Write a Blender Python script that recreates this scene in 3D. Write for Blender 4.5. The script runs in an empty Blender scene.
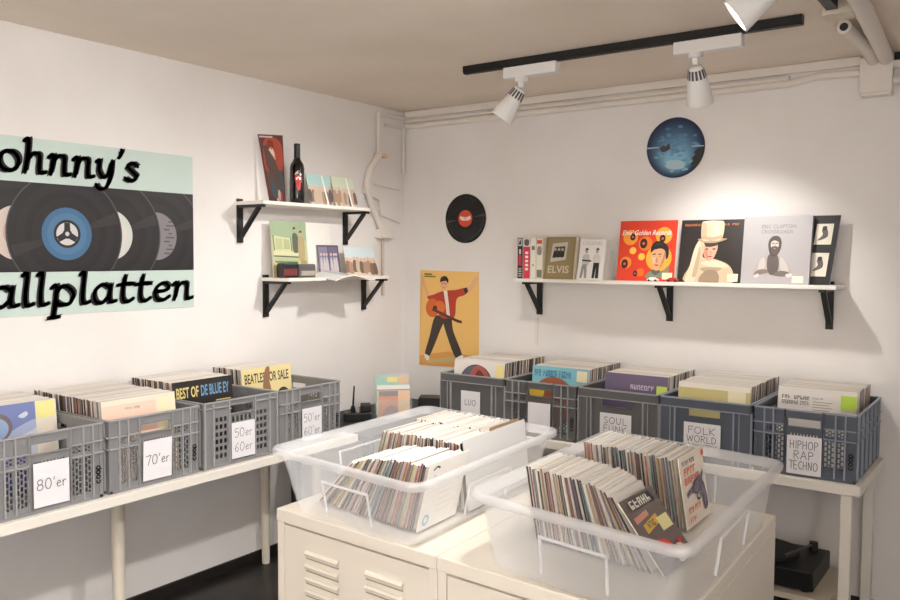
import bpy, math, random
from mathutils import Vector, Matrix
random.seed(7)
SC = bpy.context.scene
COL = SC.collection
R = math.radians

# ------------------------------------------------------------------ materials
def lin(c):
    c /= 255.0
    return c / 12.92 if c <= 0.04045 else ((c + 0.055) / 1.055) ** 2.4
MATS = {}
def mat(rgb, rough=0.6, metal=0.0, spec=0.5, emit=0.0, coat=0.0):
    key = (tuple(rgb), rough, metal, spec, emit, coat)
    if key in MATS:
        return MATS[key]
    m = bpy.data.materials.new('paint_%d_%d_%d' % tuple(rgb)); m.use_nodes = True
    b = m.node_tree.nodes['Principled BSDF']
    c = (lin(rgb[0]), lin(rgb[1]), lin(rgb[2]), 1)
    b.inputs['Base Color'].default_value = c
    b.inputs['Roughness'].default_value = rough
    b.inputs['Metallic'].default_value = metal
    b.inputs['Specular IOR Level'].default_value = spec
    b.inputs['Coat Weight'].default_value = coat
    if emit:
        b.inputs['Emission Color'].default_value = (1, .93, .82, 1)
        b.inputs['Emission Strength'].default_value = emit
    MATS[key] = m
    return m

def noise_mat(name, rgb1, rgb2, scale, rough=0.7, bump=0.0, bscale=60, spec=0.4, detail=6):
    m = bpy.data.materials.new(name); m.use_nodes = True
    nt = m.node_tree; b = nt.nodes['Principled BSDF']
    tc = nt.nodes.new('ShaderNodeTexCoord')
    n = nt.nodes.new('ShaderNodeTexNoise'); n.inputs['Scale'].default_value = scale; n.inputs['Detail'].default_value = detail
    r = nt.nodes.new('ShaderNodeValToRGB')
    r.color_ramp.elements[0].color = tuple(lin(x) for x in rgb1) + (1,)
    r.color_ramp.elements[1].color = tuple(lin(x) for x in rgb2) + (1,)
    r.color_ramp.elements[0].position = .35; r.color_ramp.elements[1].position = .65
    nt.links.new(tc.outputs['Object'], n.inputs['Vector'])
    nt.links.new(n.outputs['Fac'], r.inputs['Fac']); nt.links.new(r.outputs['Color'], b.inputs['Base Color'])
    b.inputs['Roughness'].default_value = rough; b.inputs['Specular IOR Level'].default_value = spec
    if bump:
        n2 = nt.nodes.new('ShaderNodeTexNoise'); n2.inputs['Scale'].default_value = bscale; n2.inputs['Detail'].default_value = 4
        bp = nt.nodes.new('ShaderNodeBump'); bp.inputs['Strength'].default_value = bump; bp.inputs['Distance'].default_value = .01
        nt.links.new(tc.outputs['Object'], n2.inputs['Vector'])
        nt.links.new(n2.outputs['Fac'], bp.inputs['Height']); nt.links.new(bp.outputs['Normal'], b.inputs['Normal'])
    return m

def ramp_mat(name, cols, rough=.6):
    """each object takes one of the printed colours"""
    m = bpy.data.materials.new(name); m.use_nodes = True
    nt = m.node_tree; b = nt.nodes['Principled BSDF']
    oi = nt.nodes.new('ShaderNodeObjectInfo'); r = nt.nodes.new('ShaderNodeValToRGB')
    r.color_ramp.interpolation = 'CONSTANT'
    els = r.color_ramp.elements
    while len(els) < len(cols): els.new(0.5)
    for i, c in enumerate(cols):
        els[i].position = i / len(cols); els[i].color = tuple(lin(x) for x in c) + (1,)
    nt.links.new(oi.outputs['Random'], r.inputs['Fac']); nt.links.new(r.outputs['Color'], b.inputs['Base Color'])
    b.inputs['Roughness'].default_value = rough
    return m

def clear_mat(name, rgb, alpha, rough, spec=.5):
    m = bpy.data.materials.new(name); m.use_nodes = True
    b = m.node_tree.nodes['Principled BSDF']
    b.inputs['Base Color'].default_value = tuple(lin(x) for x in rgb) + (1,)
    b.inputs['Roughness'].default_value = rough; b.inputs['Alpha'].default_value = alpha
    b.inputs['Specular IOR Level'].default_value = spec
    return m

M_WALL = noise_mat('white_plaster', (236, 232, 229), (229, 224, 220), 1.6, .85, .10, 22, .25)
M_CEIL = noise_mat('ceiling_plaster', (240, 228, 215), (233, 221, 207), 2.0, .9, .08, 18, .2)
M_FLOOR = noise_mat('dark_floorboards', (30, 26, 24), (52, 46, 42), 5, .38, .05, 30, .5)
M_WHITE = mat((238, 232, 222), .42)
M_CAB = mat((222, 214, 201), .38)
M_BLACK = mat((18, 17, 17), .45)
M_BLACKM = mat((26, 25, 25), .6)
M_PIPE = mat((228, 221, 213), .6)
M_CREAM = mat((236, 228, 214), .55)
M_BIN = clear_mat('milky_clear_plastic', (240, 241, 243), .20, .3)
M_BINRIM = clear_mat('milky_clear_rim', (242, 243, 245), .30, .3)
M_ACRYL = clear_mat('clear_acrylic', (225, 240, 238), .12, .08)
M_GREY_CRATE = mat((134, 133, 134), .42)
M_DARK_CRATE = mat((98, 97, 97), .42)
M_BLUE_CRATE = mat((88, 94, 106), .42)
LP_COLS = [(96, 72, 62), (60, 52, 50), (120, 104, 92), (178, 165, 150), (70, 62, 60), (205, 196, 184), (130, 96, 84), (44, 42, 44),
           (150, 140, 132), (188, 178, 166), (112, 116, 120), (90, 84, 80), (164, 120, 104), (214, 206, 196)]
SG_COLS = [(190, 180, 164), (58, 52, 50), (150, 126, 98), (104, 88, 100), (196, 188, 176), (42, 38, 38), (150, 92, 74), (178, 158, 108),
           (96, 86, 80), (88, 110, 114), (176, 168, 158), (122, 78, 76), (70, 66, 66), (206, 200, 190), (134, 116, 98), (112, 90, 84)]
M_LPSIDE = ramp_mat('record_spines', LP_COLS); M_SGSIDE = ramp_mat('single_spines', SG_COLS)
M_LPTOP = ramp_mat('record_tops', [(216, 209, 200), (204, 197, 189), (224, 218, 210), (210, 204, 197), (194, 187, 179), (220, 211, 198)])
M_SGTOP = ramp_mat('single_tops', [(226, 221, 215), (214, 208, 201), (230, 226, 220), (218, 209, 197)])

# ------------------------------------------------------------------ mesh builder
class MB:
    def __init__(self): self.v = []; self.f = []; self.fm = []; self.mats = []; self.sm = []
    def mi(self, m):
        if m not in self.mats: self.mats.append(m)
        return self.mats.index(m)
    def face(self, pts, m, smooth=False):
        n = len(self.v); self.v += [Vector(p) for p in pts]
        self.f.append(list(range(n, n + len(pts)))); self.fm.append(self.mi(m)); self.sm.append(smooth)
    def mesh(self, verts, faces, m, smooth=False):
        n = len(self.v); self.v += [Vector(p) for p in verts]; k = self.mi(m)
        for f in faces:
            self.f.append([n + i for i in f]); self.fm.append(k); self.sm.append(smooth)
    def box(self, a, b, m, T=None):
        (x0, y0, z0), (x1, y1, z1) = a, b
        x0, x1 = min(x0, x1), max(x0, x1); y0, y1 = min(y0, y1), max(y0, y1); z0, z1 = min(z0, z1), max(z0, z1)
        v = [(x0, y0, z0), (x1, y0, z0), (x1, y1, z0), (x0, y1, z0), (x0, y0, z1), (x1, y0, z1), (x1, y1, z1), (x0, y1, z1)]
        if T: v = [T @ Vector(p) for p in v]
        self.mesh(v, [(0, 3, 2, 1), (4, 5, 6, 7), (0, 1, 5, 4), (1, 2, 6, 5), (2, 3, 7, 6), (3, 0, 4, 7)], m)
        return self
    def bar(self, p0, p1, w, t, m, up=(0, 0, 1)):
        p0, p1 = Vector(p0), Vector(p1); d = (p1 - p0); L = d.length; d.normalize()
        s = d.cross(Vector(up))
        if s.length < 1e-4: s = d.cross(Vector((1, 0, 0)))
        s.normalize(); u = s.cross(d)
        T = Matrix.Translation(p0) @ Matrix((( d.x, s.x, u.x, 0), (d.y, s.y, u.y, 0), (d.z, s.z, u.z, 0), (0, 0, 0, 1)))
        return self.box((0, -w / 2, -t / 2), (L, w / 2, t / 2), m, T)
    def lathe(self, prof, m, n=24, T=None, cap=True):
        """prof: (r, z) list around z; T places it"""
        T = T or Matrix(); vs = []
        for r, z in prof:
            for k in range(n):
                a = 2 * math.pi * k / n; vs.append(T @ Vector((r * math.cos(a), r * math.sin(a), z)))
        fs = []
        for i in range(len(prof) - 1):
            for k in range(n):
                a = i * n + k; b = i * n + (k + 1) % n
                fs.append((a, b, b + n, a + n))
        self.mesh(vs, fs, m, True)
        if cap:
            for i, rev in ((0, True), (len(prof) - 1, False)):
                if prof[i][0] > 1e-5:
                    ring = [vs[i * n + k] for k in range(n)]
                    self.face(ring[::-1] if rev else ring, m)
        return self
    def rod(self, p0, p1, r0, r1, m, n=16):
        p0, p1 = Vector(p0), Vector(p1); d = p1 - p0
        T = Matrix.Translation(p0) @ d.to_track_quat('Z', 'Y').to_matrix().to_4x4()
        return self.lathe([(r0, 0), (r1, d.length)], m, n, T)
    def tube(self, path, r, m, n=12):
        path = [Vector(p) for p in path]
        for a, b in zip(path, path[1:]): self.rod(a, b, r, r, m, n)
        for p in path[1:-1]:
            self.lathe([(r * math.cos(t), r * math.sin(t)) for t in [math.pi * (i / 8 - .5) for i in range(9)]], m, n, Matrix.Translation(p), False)
        return self
    def build(self, name, parent=None, T=None, bevel=0.0):
        me = bpy.data.meshes.new(name)
        v = [T @ p for p in self.v] if T else self.v
        me.from_pydata([tuple(p) for p in v], [], self.f)
        for m in self.mats: me.materials.append(m)
        me.polygons.foreach_set('material_index', self.fm)
        me.polygons.foreach_set('use_smooth', self.sm)
        me.update()
        o = bpy.data.objects.new(name, me); COL.objects.link(o)
        if parent: o.parent = parent
        if bevel:
            b = o.modifiers.new('bevel', 'BEVEL'); b.width = bevel; b.segments = 2; b.limit_method = 'ANGLE'
        return o

def tag(o, label, cat, group=None):
    o['label'] = label; o['category'] = cat
    if group: o['group'] = group
    return o
def empty(name, loc=(0, 0, 0), rz=0.0):
    o = bpy.data.objects.new(name, None); COL.objects.link(o); o.location = loc; o.rotation_euler = (0, 0, rz)
    o.empty_display_size = .05
    return o
def struct(o): o['kind'] = 'structure'; return o

# ------------------------------------------------------------------ flat printing on a quad
def text_tris(body, shear=0.0, bold=0.0):
    cu = bpy.data.curves.new('t', 'FONT'); cu.body = body; cu.size = 1; cu.shear = shear; cu.offset = bold; cu.fill_mode = 'FRONT'
    cu.resolution_u = 3
    ob = bpy.data.objects.new('t', cu); COL.objects.link(ob)
    dg = bpy.context.evaluated_depsgraph_get(); ev = ob.evaluated_get(dg); me = ev.to_mesh()
    vs = [(v.co.x, v.co.y) for v in me.vertices]; fs = [tuple(p.vertices) for p in me.polygons]
    ev.to_mesh_clear(); bpy.data.objects.remove(ob); bpy.data.curves.remove(cu)
    return vs, fs
TCACHE = {}
def clip_rect(poly, x0, y0, x1, y1):
    for ax, lim, s in ((0, x0, 1), (0, x1, -1), (1, y0, 1), (1, y1, -1)):
        out = []
        for i in range(len(poly)):
            p, q = poly[i - 1], poly[i]
            dp, dq = s * (p[ax] - lim), s * (q[ax] - lim)
            if (dp >= 0) != (dq >= 0):
                t = dp / (dp - dq); out.append((p[0] + t * (q[0] - p[0]), p[1] + t * (q[1] - p[1])))
            if dq >= 0: out.append(q)
        poly = out
        if not poly: return []
    return poly
def smooth(pts, closed=True, k=4):
    out = []; n = len(pts)
    for i in range(n if closed else n - 1):
        if closed: p = [pts[(i + j - 1) % n] for j in range(4)]
        else: p = [pts[max(0, min(n - 1, i + j - 1))] for j in range(4)]
        for s in range(k):
            t = s / k; c = []
            for a in (0, 1):
                c.append(.5 * (2 * p[1][a] + (p[2][a] - p[0][a]) * t + (2 * p[0][a] - 5 * p[1][a] + 4 * p[2][a] - p[3][a]) * t * t + (3 * p[1][a] - p[0][a] - 3 * p[2][a] + p[3][a]) * t ** 3))
            out.append(tuple(c))
    if not closed: out.append(pts[-1])
    return out

class Art:
    """printed layers on the front of a quad (corners bottom-left, bottom-right, top-right, top-left seen from the front); units are metres across"""
    def __init__(self, mb, quad):
        self.mb = mb; self.q = [Vector(p) for p in quad]
        self.W = ((self.q[1] - self.q[0]).length + (self.q[2] - self.q[3]).length) / 2
        self.H = ((self.q[3] - self.q[0]).length + (self.q[2] - self.q[1]).length) / 2
        self.n = (self.q[1] - self.q[0]).cross(self.q[3] - self.q[0]).normalized(); self.k = 0; self.clip = None
    def P(self, x, y, k):
        u, v = x / self.W, y / self.H
        a = self.q[0].lerp(self.q[1], u); b = self.q[3].lerp(self.q[2], u)
        return a.lerp(b, v) + self.n * (.00005 * k + .0002)
    def slab(self, t, m_front, m_edge, m_back=None):
        f = self.q; b = [p - self.n * t for p in f]
        self.mb.face(f, m_front); self.mb.face(b[::-1], m_back or m_edge)
        for i in range(4):
            j = (i + 1) % 4
            self.mb.face([f[j], f[i], b[i], b[j]], m_edge)
        return self
    def poly(self, pts, rgb, sm=False, rough=.5, up=True):
        if sm: pts = smooth(pts)
        if self.clip: pts = clip_rect(pts, *self.clip)
        if len(pts) < 3: return self
        ar = sum(pts[i - 1][0] * pts[i][1] - pts[i][0] * pts[i - 1][1] for i in range(len(pts)))
        if ar < 0: pts = pts[::-1]
        if up: self.k += 1
        self.mb.face([self.P(x, y, self.k) for x, y in pts], rgb if not isinstance(rgb, tuple) else mat(rgb, rough))
        return self
    def rect(self, x0, y0, x1, y1, rgb, **k): return self.poly([(x0, y0), (x1, y0), (x1, y1), (x0, y1)], rgb, **k)
    def disc(self, x, y, r, rgb, ry=None, n=32, **k):
        ry = ry or r
        return self.poly([(x + r * math.cos(2 * math.pi * i / n), y + ry * math.sin(2 * math.pi * i / n)) for i in range(n)], rgb, **k)
    def uv(self, pts, rgb, sm=True, **k):       # 0..1 coordinates
        return self.poly([(x * self.W, y * self.H) for x, y in pts], rgb, sm, **k)
    def text(self, body, x, y, w, h, rgb, shear=0.0, bold=0.0, rough=.5):
        """fit a line of type into the box x..x+w, baseline y, cap height about h"""
        key = (body, shear, bold)
        if key not in TCACHE: TCACHE[key] = text_tris(body, shear, bold)
        vs, fs = TCACHE[key]
        x0 = min(v[0] for v in vs); x1 = max(v[0] for v in vs); y1 = max(v[1] for v in vs)
        self.k += 1; m = mat(rgb, rough)
        P = [self.P(x + (a - x0) / (x1 - x0) * w, y + b / y1 * h, self.k) for a, b in vs]
        self.mb.mesh(P, fs, m)
        return self
    def worn(self, body, x, y, w, h, rgb, shear=0.0, bold=0.0, rough=.5):
        """lettering too small to read in the photograph: letter-like marks, body gives the length of each word"""
        n = sum(body) + len(body) - 1; gaps = [sum(body[:k]) + k - 1 for k in range(1, len(body))]
        rnd = random.Random(n * 7 + int(w * 1e4)); p = w / n
        for i in range(n):
            if i in gaps: continue
            a = x + i * p; b = a + p * .78; t = p * .26; m = rnd.choice((.35, .5, .6))
            q = lambda x0, y0, x1, y1: self.poly([(x0 + shear * y0 * h, y + y0 * h), (x1 + shear * y0 * h, y + y0 * h), (x1 + shear * y1 * h, y + y1 * h), (x0 + shear * y1 * h, y + y1 * h)], rgb, rough=rough)
            q(a, 0, a + t, 1)
            if rnd.random() < .75: q(b - t, 0 if rnd.random() < .6 else m, b, 1 if rnd.random() < .7 else m)
            if rnd.random() < .7: q(a, .8, b, 1)
            if rnd.random() < .6: q(a, m - .1, b, m + .1)
            if rnd.random() < .4: q(a, 0, b, .2)
        return self
    def stroke(self, pts, wid, rgb, sm=True, nib=None):
        if sm and len(pts) > 2: pts = smooth(pts, False, 5)
        def q(a, b, off):
            d = Vector((b[0] - a[0], b[1] - a[1]))
            if d.length < 1e-7: return
            o = Vector(off) if off else Vector((-d.y, d.x)).normalized() * wid / 2
            P = [(a[0] + o.x, a[1] + o.y), (a[0] - o.x, a[1] - o.y), (b[0] - o.x, b[1] - o.y), (b[0] + o.x, b[1] + o.y)]
            self.poly(P, rgb, False, .7, up=False)
        for a, b in zip(pts, pts[1:]):
            q(a, b, None)
            if nib: q(a, b, nib)
        for p in pts:
            self.disc(p[0], p[1], wid / 2, rgb, n=8, rough=.7, up=False)
        return self
    # handwriting with a felt pen
    def hand(self, body, x, y, w, h, wid, rgb=(112, 110, 118)):
        self.k += 1; adv = sum(HAND.get(c, (.8, []))[0] for c in body); s = w / adv
        for c in body:
            a, strokes = HAND.get(c, (.8, []))
            for st in strokes: self.stroke([(x + px * s, y + py * h + px * s * .05) for px, py in st], wid, rgb, len(st) > 3)
            x += a * s
        return self

def arc(cx, cy, rx, ry, a0, a1, n=10): return [(cx + rx * math.cos(R(a0 + (a1 - a0) * i / n)), cy + ry * math.sin(R(a0 + (a1 - a0) * i / n))) for i in range(n + 1)]
HAND = {
 '8': (.85, [arc(.35, .75, .25, .24, 270, -90) + arc(.35, .26, .3, .26, 90, 450)]), '0': (.85, [arc(.36, .5, .3, .5, 90, 450)]),
 '7': (.8, [[(.05, .95), (.65, 1), (.3, 0)]]), '5': (.8, [[(.62, 1), (.15, .98), (.12, .6), (.4, .66), (.62, .35), (.4, .02), (.06, .08)]]),
 '6': (.8, [[(.55, 1), (.2, .65), (.1, .25), (.35, 0), (.6, .25), (.38, .5), (.12, .3)]]), "'": (.35, [[(.15, 1.05), (.1, .8)]]),
 'e': (.6, [[(.08, .3), (.45, .36), (.3, .58), (.08, .34), (.2, .02), (.5, .1)]]), 'r': (.5, [[(.1, .55), (.12, 0)], [(.12, .35), (.25, .55), (.42, .52)]]),
 'L': (.7, [[(.1, 1), (.1, 0), (.6, .02)]]), 'U': (.85, [[(.1, 1), (.1, .35), (.35, 0), (.6, .3), (.62, 1)]]), 'O': (.9, [arc(.4, .5, .34, .5, 90, 450)]),
 'S': (.75, [[(.58, .9), (.35, 1), (.12, .78), (.35, .52), (.58, .25), (.35, 0), (.08, .1)]]), 'F': (.7, [[(.1, 0), (.1, 1), (.6, 1)], [(.1, .55), (.5, .56)]]),
 'N': (.85, [[(.1, 0), (.1, 1), (.6, 0)], [(.6, 0), (.62, 1)]]), 'K': (.8, [[(.1, 0), (.1, 1)], [(.6, 1), (.12, .45), (.62, 0)]]),
 'D': (.85, [[(.1, 0), (.1, 1)], [(.1, 1), (.5, .85), (.62, .5), (.5, .12), (.1, 0)]]), 'I': (.35, [[(.15, 0), (.15, 1)]]),
 'C': (.8, [[(.65, .85), (.4, 1), (.1, .5), (.4, 0), (.66, .15)]]), 'W': (1.1, [[(.05, 1), (.25, 0), (.5, .8)], [(.5, .8), (.72, 0), (.95, 1)]]),
 'R': (.8, [[(.1, 0), (.1, 1)], [(.1, 1), (.5, .95), (.55, .65), (.1, .5)], [(.25, .5), (.62, 0)]]), 'A': (.85, [[(.05, 0), (.37, 1), (.7, 0)], [(.18, .38), (.56, .38)]]),
 'M': (1.05, [[(.08, 0), (.15, 1), (.48, .25)], [(.48, .25), (.8, 1), (.88, 0)]]), 'T': (.75, [[(.02, 1), (.68, 1)], [(.35, 1), (.35, 0)]]),
 'Y': (.8, [[(.05, 1), (.35, .5), (.66, 1)], [(.35, .5), (.35, 0)]]), 'H': (.85, [[(.1, 0), (.1, 1)], [(.62, 0), (.62, 1)], [(.1, .5), (.62, .52)]]),
 'P': (.75, [[(.1, 0), (.1, 1)], [(.1, 1), (.5, .95), (.55, .6), (.1, .45)]]), 'E': (.75, [[(.6, 1), (.1, 1), (.1, 0), (.62, 0)], [(.1, .5), (.5, .5)]]),
 ' ': (.5, []),
}
# chunky broad-nib lower case for the shop banner
BROAD = {
 'o': (.95, [arc(.46, .5, .36, .46, 80, 445, 16)]),
 'h': (1.0, [[(.05, 1.5), (.22, 1.6), (.2, .8), (.12, .02)], [(.18, .55), (.42, .95), (.66, .88), (.66, .4), (.7, .05), (.95, .12)]]),
 'n': (1.0, [[(.02, .82), (.2, .98), (.2, .5), (.12, .02)], [(.18, .55), (.42, .95), (.66, .88), (.66, .4), (.7, .05), (.95, .12)]]),
 'y': (.95, [[(.02, .85), (.18, .95), (.16, .45), (.35, .1), (.58, .3), (.72, .9)], [(.74, .98), (.7, .2), (.5, -.42), (.2, -.5), (.05, -.3)]]),
 "'": (.34, [[(.2, 1.6), (.2, 1.4), (.08, 1.18)]]),
 's': (.75, [[(.64, .82), (.4, .98), (.16, .78), (.38, .54), (.62, .28), (.38, .02), (.06, .16)]]),
 'a': (.98, [[(.66, .8), (.4, .98), (.1, .6), (.16, .1), (.42, .04), (.66, .4)], [(.72, .98), (.68, .4), (.72, .06), (.95, .12)]]),
 'l': (.5, [[(.04, 1.48), (.2, 1.6), (.16, .6), (.2, .06), (.46, .14)]]),
 'p': (.98, [[(.02, .85), (.2, .98), (.18, .2), (.12, -.58)], [(-.04, -.6), (.34, -.56)], [(.18, .6), (.46, .97), (.8, .6), (.7, .1), (.4, .02), (.18, .2)]]),
 't': (.72, [[(.3, 1.42), (.22, .7), (.24, .15), (.42, .02), (.66, .2)], [(.0, .9), (.3, .98), (.66, .96)]]),
 'e': (.85, [[(.12, .5), (.5, .54), (.72, .72), (.48, .98), (.14, .66), (.18, .14), (.46, .02), (.76, .24)]]),
 'c': (.8, [[(.7, .78), (.44, .98), (.12, .6), (.2, .1), (.5, .02), (.74, .22)]]),
 'S': (1.0, [[(.85, 1.3), (.5, 1.58), (.2, 1.25), (.5, .85), (.82, .4), (.45, .02), (.06, .25)]]),
 'J': (.9, [[(.3, 1.5), (.8, 1.56)], [(.62, 1.55), (.6, .4), (.4, .02), (.08, .2)]]),
}
def broad(art, body, x, y, sx, sy, rgb):
    art.k += 1
    for c in body:
        a, sts = BROAD[c]
        for st in sts:
            art.stroke([(x + px * sx + py * sy * .06, y + py * sy) for px, py in st], sy * .20, rgb, True, nib=(sy * .19, sy * .12))
        x += a * sx
    return x
def broad_adv(body): return sum(BROAD[c][0] for c in body)

# ------------------------------------------------------------------ room
ZC = 2.487
XR, YF = 4.3, -5.7
struct(MB().box((-.2, YF - .2, -.12), (XR + .2, .2, 0), M_FLOOR).build('floor'))
struct(MB().box((-.2, YF - .2, ZC), (XR + .2, .2, ZC + .12), M_CEIL).build('ceiling'))
struct(MB().box((-.15, YF, 0), (0, .15, ZC), M_WALL).build('wall_left'))
struct(MB().box((0, 0, 0), (XR, .15, ZC), M_WALL).build('wall_back'))
# wall behind the camera, and the right-hand wall with an opening for an added, unseen fill window
struct(MB().box((-.15, YF - .15, 0), (XR + .15, YF, ZC), M_WALL).build('wall_front'))
wf = MB(); WY0, WY1, WZ0, WZ1 = -5.3, -4.3, .95, 2.1
wf.box((XR, YF, 0), (XR + .15, WY0, ZC), M_WALL).box((XR, WY1, 0), (XR + .15, .15, ZC), M_WALL)
wf.box((XR, WY0, 0), (XR + .15, WY1, WZ0), M_WALL).box((XR, WY0, WZ1), (XR + .15, WY1, ZC), M_WALL)
struct(wf.build('wall_right'))
wn = MB(); WM = (WY0 + WY1) / 2
for a, b in (((WY0, WZ0), (WY1, WZ0 + .05)), ((WY0, WZ1 - .05), (WY1, WZ1)), ((WY0, WZ0), (WY0 + .05, WZ1)), ((WY1 - .05, WZ0), (WY1, WZ1)), ((WM - .03, WZ0), (WM + .03, WZ1))):
    wn.box((XR + .05, a[0], a[1]), (XR + .11, b[0], b[1]), M_WHITE)
wn.box((XR + .075, WY0, WZ0), (XR + .08, WY1, WZ1), clear_mat('fill_window_pane', (235, 245, 245), .06, .03))
struct(wn.build('fill_window_1'))
# dark skirting
struct(MB().box((0, YF, 0), (.012, 0, .054), mat((34, 30, 28), .5)).build('baseboard_left'))
struct(MB().box((.012, -.012, 0), (XR, 0, .054), mat((34, 30, 28), .5)).build('baseboard_back'))

# ------------------------------------------------------------------ pipes and trunking
p = MB()
p.box((.03, -.022, 2.445), (2.60, 0, 2.484), M_PIPE).tube([(.03, -.016, 2.425), (2.30, -.016, 2.425)], .011, M_PIPE)
p.tube([(.03, -.016, 2.394), (1.2, -.016, 2.396), (2.30, -.018, 2.399), (2.42, -.02, 2.418), (2.56, -.02, 2.412), (2.62, -.02, 2.412)], .017, M_PIPE)
tag(p.build('cable_duct'), 'white painted cable duct and pipes along the top of the wall above the picture disc', 'duct')
p = MB()
p.tube([(.016, -.02, 2.447), (.016, -.262, 2.442), (.016, -.262, 2.19)], .013, M_PIPE)
p.tube([(.014, -.03, 2.386), (.014, -.20, 2.384)], .009, M_PIPE)
p.tube([(.014, -.022, 2.386), (.014, -.022, 2.10)], .009, M_PIPE)
p.tube([(.022, -.262, 2.20), (.022, -.30, 2.155), (.022, -.352, 2.10), (.022, -.372, 2.03), (.022, -.372, 1.97), (.022, -.352, 1.93), (.022, -.326, 1.875), (.022, -.29, 1.83), (.022, -.245, 1.755), (.022, -.226, 1.70)], .02, M_PIPE)
p.tube([(.014, -.222, 1.70), (.014, -.218, 1.35)], .009, mat((205, 190, 172), .6))
p.tube([(.014, -.33, 1.95), (.014, -.25, 1.93), (.014, -.24, 1.84), (.014, -.06, 1.80)], .009, M_PIPE)
p.tube([(.014, -.30, 2.02), (.014, -.06, 2.00)], .006, M_PIPE)
p.box((0, -.28, 1.70), (.05, -.15, 1.75), M_PIPE).box((0, -.285, 2.185), (.035, -.20, 2.205), mat((222, 190, 160), .6))
p.box((0, -.40, 1.96), (.045, -.35, 1.99), M_PIPE).box((0, -.34, 1.86), (.045, -.29, 1.885), M_PIPE)
tag(p.build('water_pipe'), 'bent white painted pipe coming down the corner beside the two small shelves', 'pipe')
jb = empty('junction_box', (2.668, 0, 2.30))
MB().box((-.062, -.065, 0), (.062, 0, .162), M_PIPE).build('body', jb, bevel=.006)
MB().box((-.066, -.075, .012), (.066, -.064, .165), M_PIPE).build('cover', jb, bevel=.005)
tag(jb, 'square white junction box high on the wall under the ceiling pipes', 'box')
p = MB()
p.tube([(2.655, -.06, 2.452), (2.668, -.30, 2.452), (2.652, -.70, 2.452)], .026, M_PIPE, 16)
p.rod((2.652, -.702, 2.452), (2.652, -.699, 2.452), .015, .015, M_BLACK)
tag(p.build('ceiling_pipe'), 'short white pipe with an open dark end on the ceiling beside the junction box', 'pipe')
p = MB()
p.tube([(2.705, -.06, 2.452), (2.718, -.30, 2.452), (2.748, -.85, 2.452), (2.78, -1.6, 2.452)], .03, M_PIPE, 16)
p.tube([(2.70, -.70, 2.478), (2.72, -1.0, 2.47), (2.84, -1.4, 2.478)], .007, M_PIPE)
tag(p.build('ceiling_pipe'), 'longer white pipe running along the ceiling toward the camera', 'pipe')
p = MB()
for z in (2.43, 2.36): p.tube([(2.73, -.03, z), (XR - .02, -.03, z)], .018, M_PIPE)
p.box((2.73, -.02, 2.45), (XR - .02, 0, 2.484), M_BLACKM)
tag(p.build('wall_pipe'), 'pair of white pipes leaving the junction box to the right with dark gap above', 'pipe')

# ------------------------------------------------------------------ track lights
tr = MB().box((1.025, -.838, ZC - .03), (2.535, -.802, ZC), M_BLACK).box((1.025, -.833, ZC - .036), (2.535, -.807, ZC - .03), M_BLACKM)
tag(tr.build('light_track'), 'long black ceiling track carrying the white spotlights parallel to the picture shelf', 'light track')
tr = empty('light_track', (0, 0, 0))
MB().box((2.642, -3.3, ZC - .035), (2.678, -.955, ZC), M_BLACK).build('rail', tr)
MB().box((2.625, -.955, ZC - .05), (2.725, -.86, ZC), mat((214, 203, 186), .6)).build('feed_box', tr, bevel=.004)
tag(tr, 'second black ceiling track with cream feed box running toward the camera', 'light track')
tr = MB().box((2.84, -1.5, ZC - .03), (3.6, -1.05, ZC), M_BLACK)
tag(tr.build('ceiling_panel'), 'small black plate at the upper right edge of the ceiling', 'panel')

M_LAMPW = mat((236, 234, 232), .35)
M_SLOT = mat((70, 70, 72), .5)
def spot(base, aim, axis, label, energy, size, blend, lens_emit=30.0, col=(1, .87, .72), head=.12):
    """base: pivot point; aim: target point; axis: direction of the adapter along the track"""
    base = Vector(base); d = (Vector(aim) - base).normalized()
    root = empty('track_spotlight', base)
    ad = MB()
    if axis == 'x': ad.box((-.085, -.022, .046), (.185, .022, ZC - .036 - base.z), M_LAMPW)
    else: ad.box((-.022, -.17, .046), (.022, .09, ZC - .036 - base.z), M_LAMPW)
    ad.build('adapter', root, bevel=.004)
    MB().lathe([(.028, .026), (.03, .046)], M_LAMPW).lathe([(.012, 0), (.014, .026)], M_LAMPW).build('swivel', root)
    T = (-d).to_track_quat('Z', 'Y').to_matrix().to_4x4()
    # head: narrow ribbed heat sink at the pivot, wider toward the lens; local -z looks along the beam
    h = MB()
    h.lathe([(.0, -.004), (.024, -.006), (.028, -.012), (.036, -.055), (.038, -.06), (.054, -.155), (.055, -.16), (.050, -.16), (.046, -.15)], M_LAMPW, 28, T, False)
    hd = h.build('lamp_head', root)
    s = MB()
    for k in range(14):
        a = 2 * math.pi * k / 14
        TT = T @ Matrix.Rotation(a, 4, 'Z')
        v0 = [TT @ Vector(q) for q in ((.0296, -.0045, -.016), (.0296, .0045, -.016), (.0372, .0045, -.052), (.0372, -.0045, -.052))]
        s.face(v0, M_SLOT)
    s.build('cooling_slots', hd)
    MB().lathe([(.046, -.15), (.0, -.150)], mat((255, 245, 230), .5, emit=lens_emit), 28, T, False).build('lens', root)
    li = bpy.data.lights.new('spot_beam', 'SPOT'); li.energy = energy; li.spot_size = R(size); li.spot_blend = blend
    li.color = col; li.shadow_soft_size = .035
    lo = bpy.data.objects.new('spot_beam', li); COL.objects.link(lo); lo.parent = root
    lo.location = d * .168; lo.rotation_euler = d.to_track_quat('-Z', 'Y').to_euler()
    tag(root, label, 'spotlight')
    return root
WARM = (1, .975, .945)
spot((1.335, -.82, 2.355), (.35, -1.05, .95), 'x', 'white spotlight at the free end of the track, tilted toward the banner wall', 44, 125, 1, col=WARM)
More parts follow.
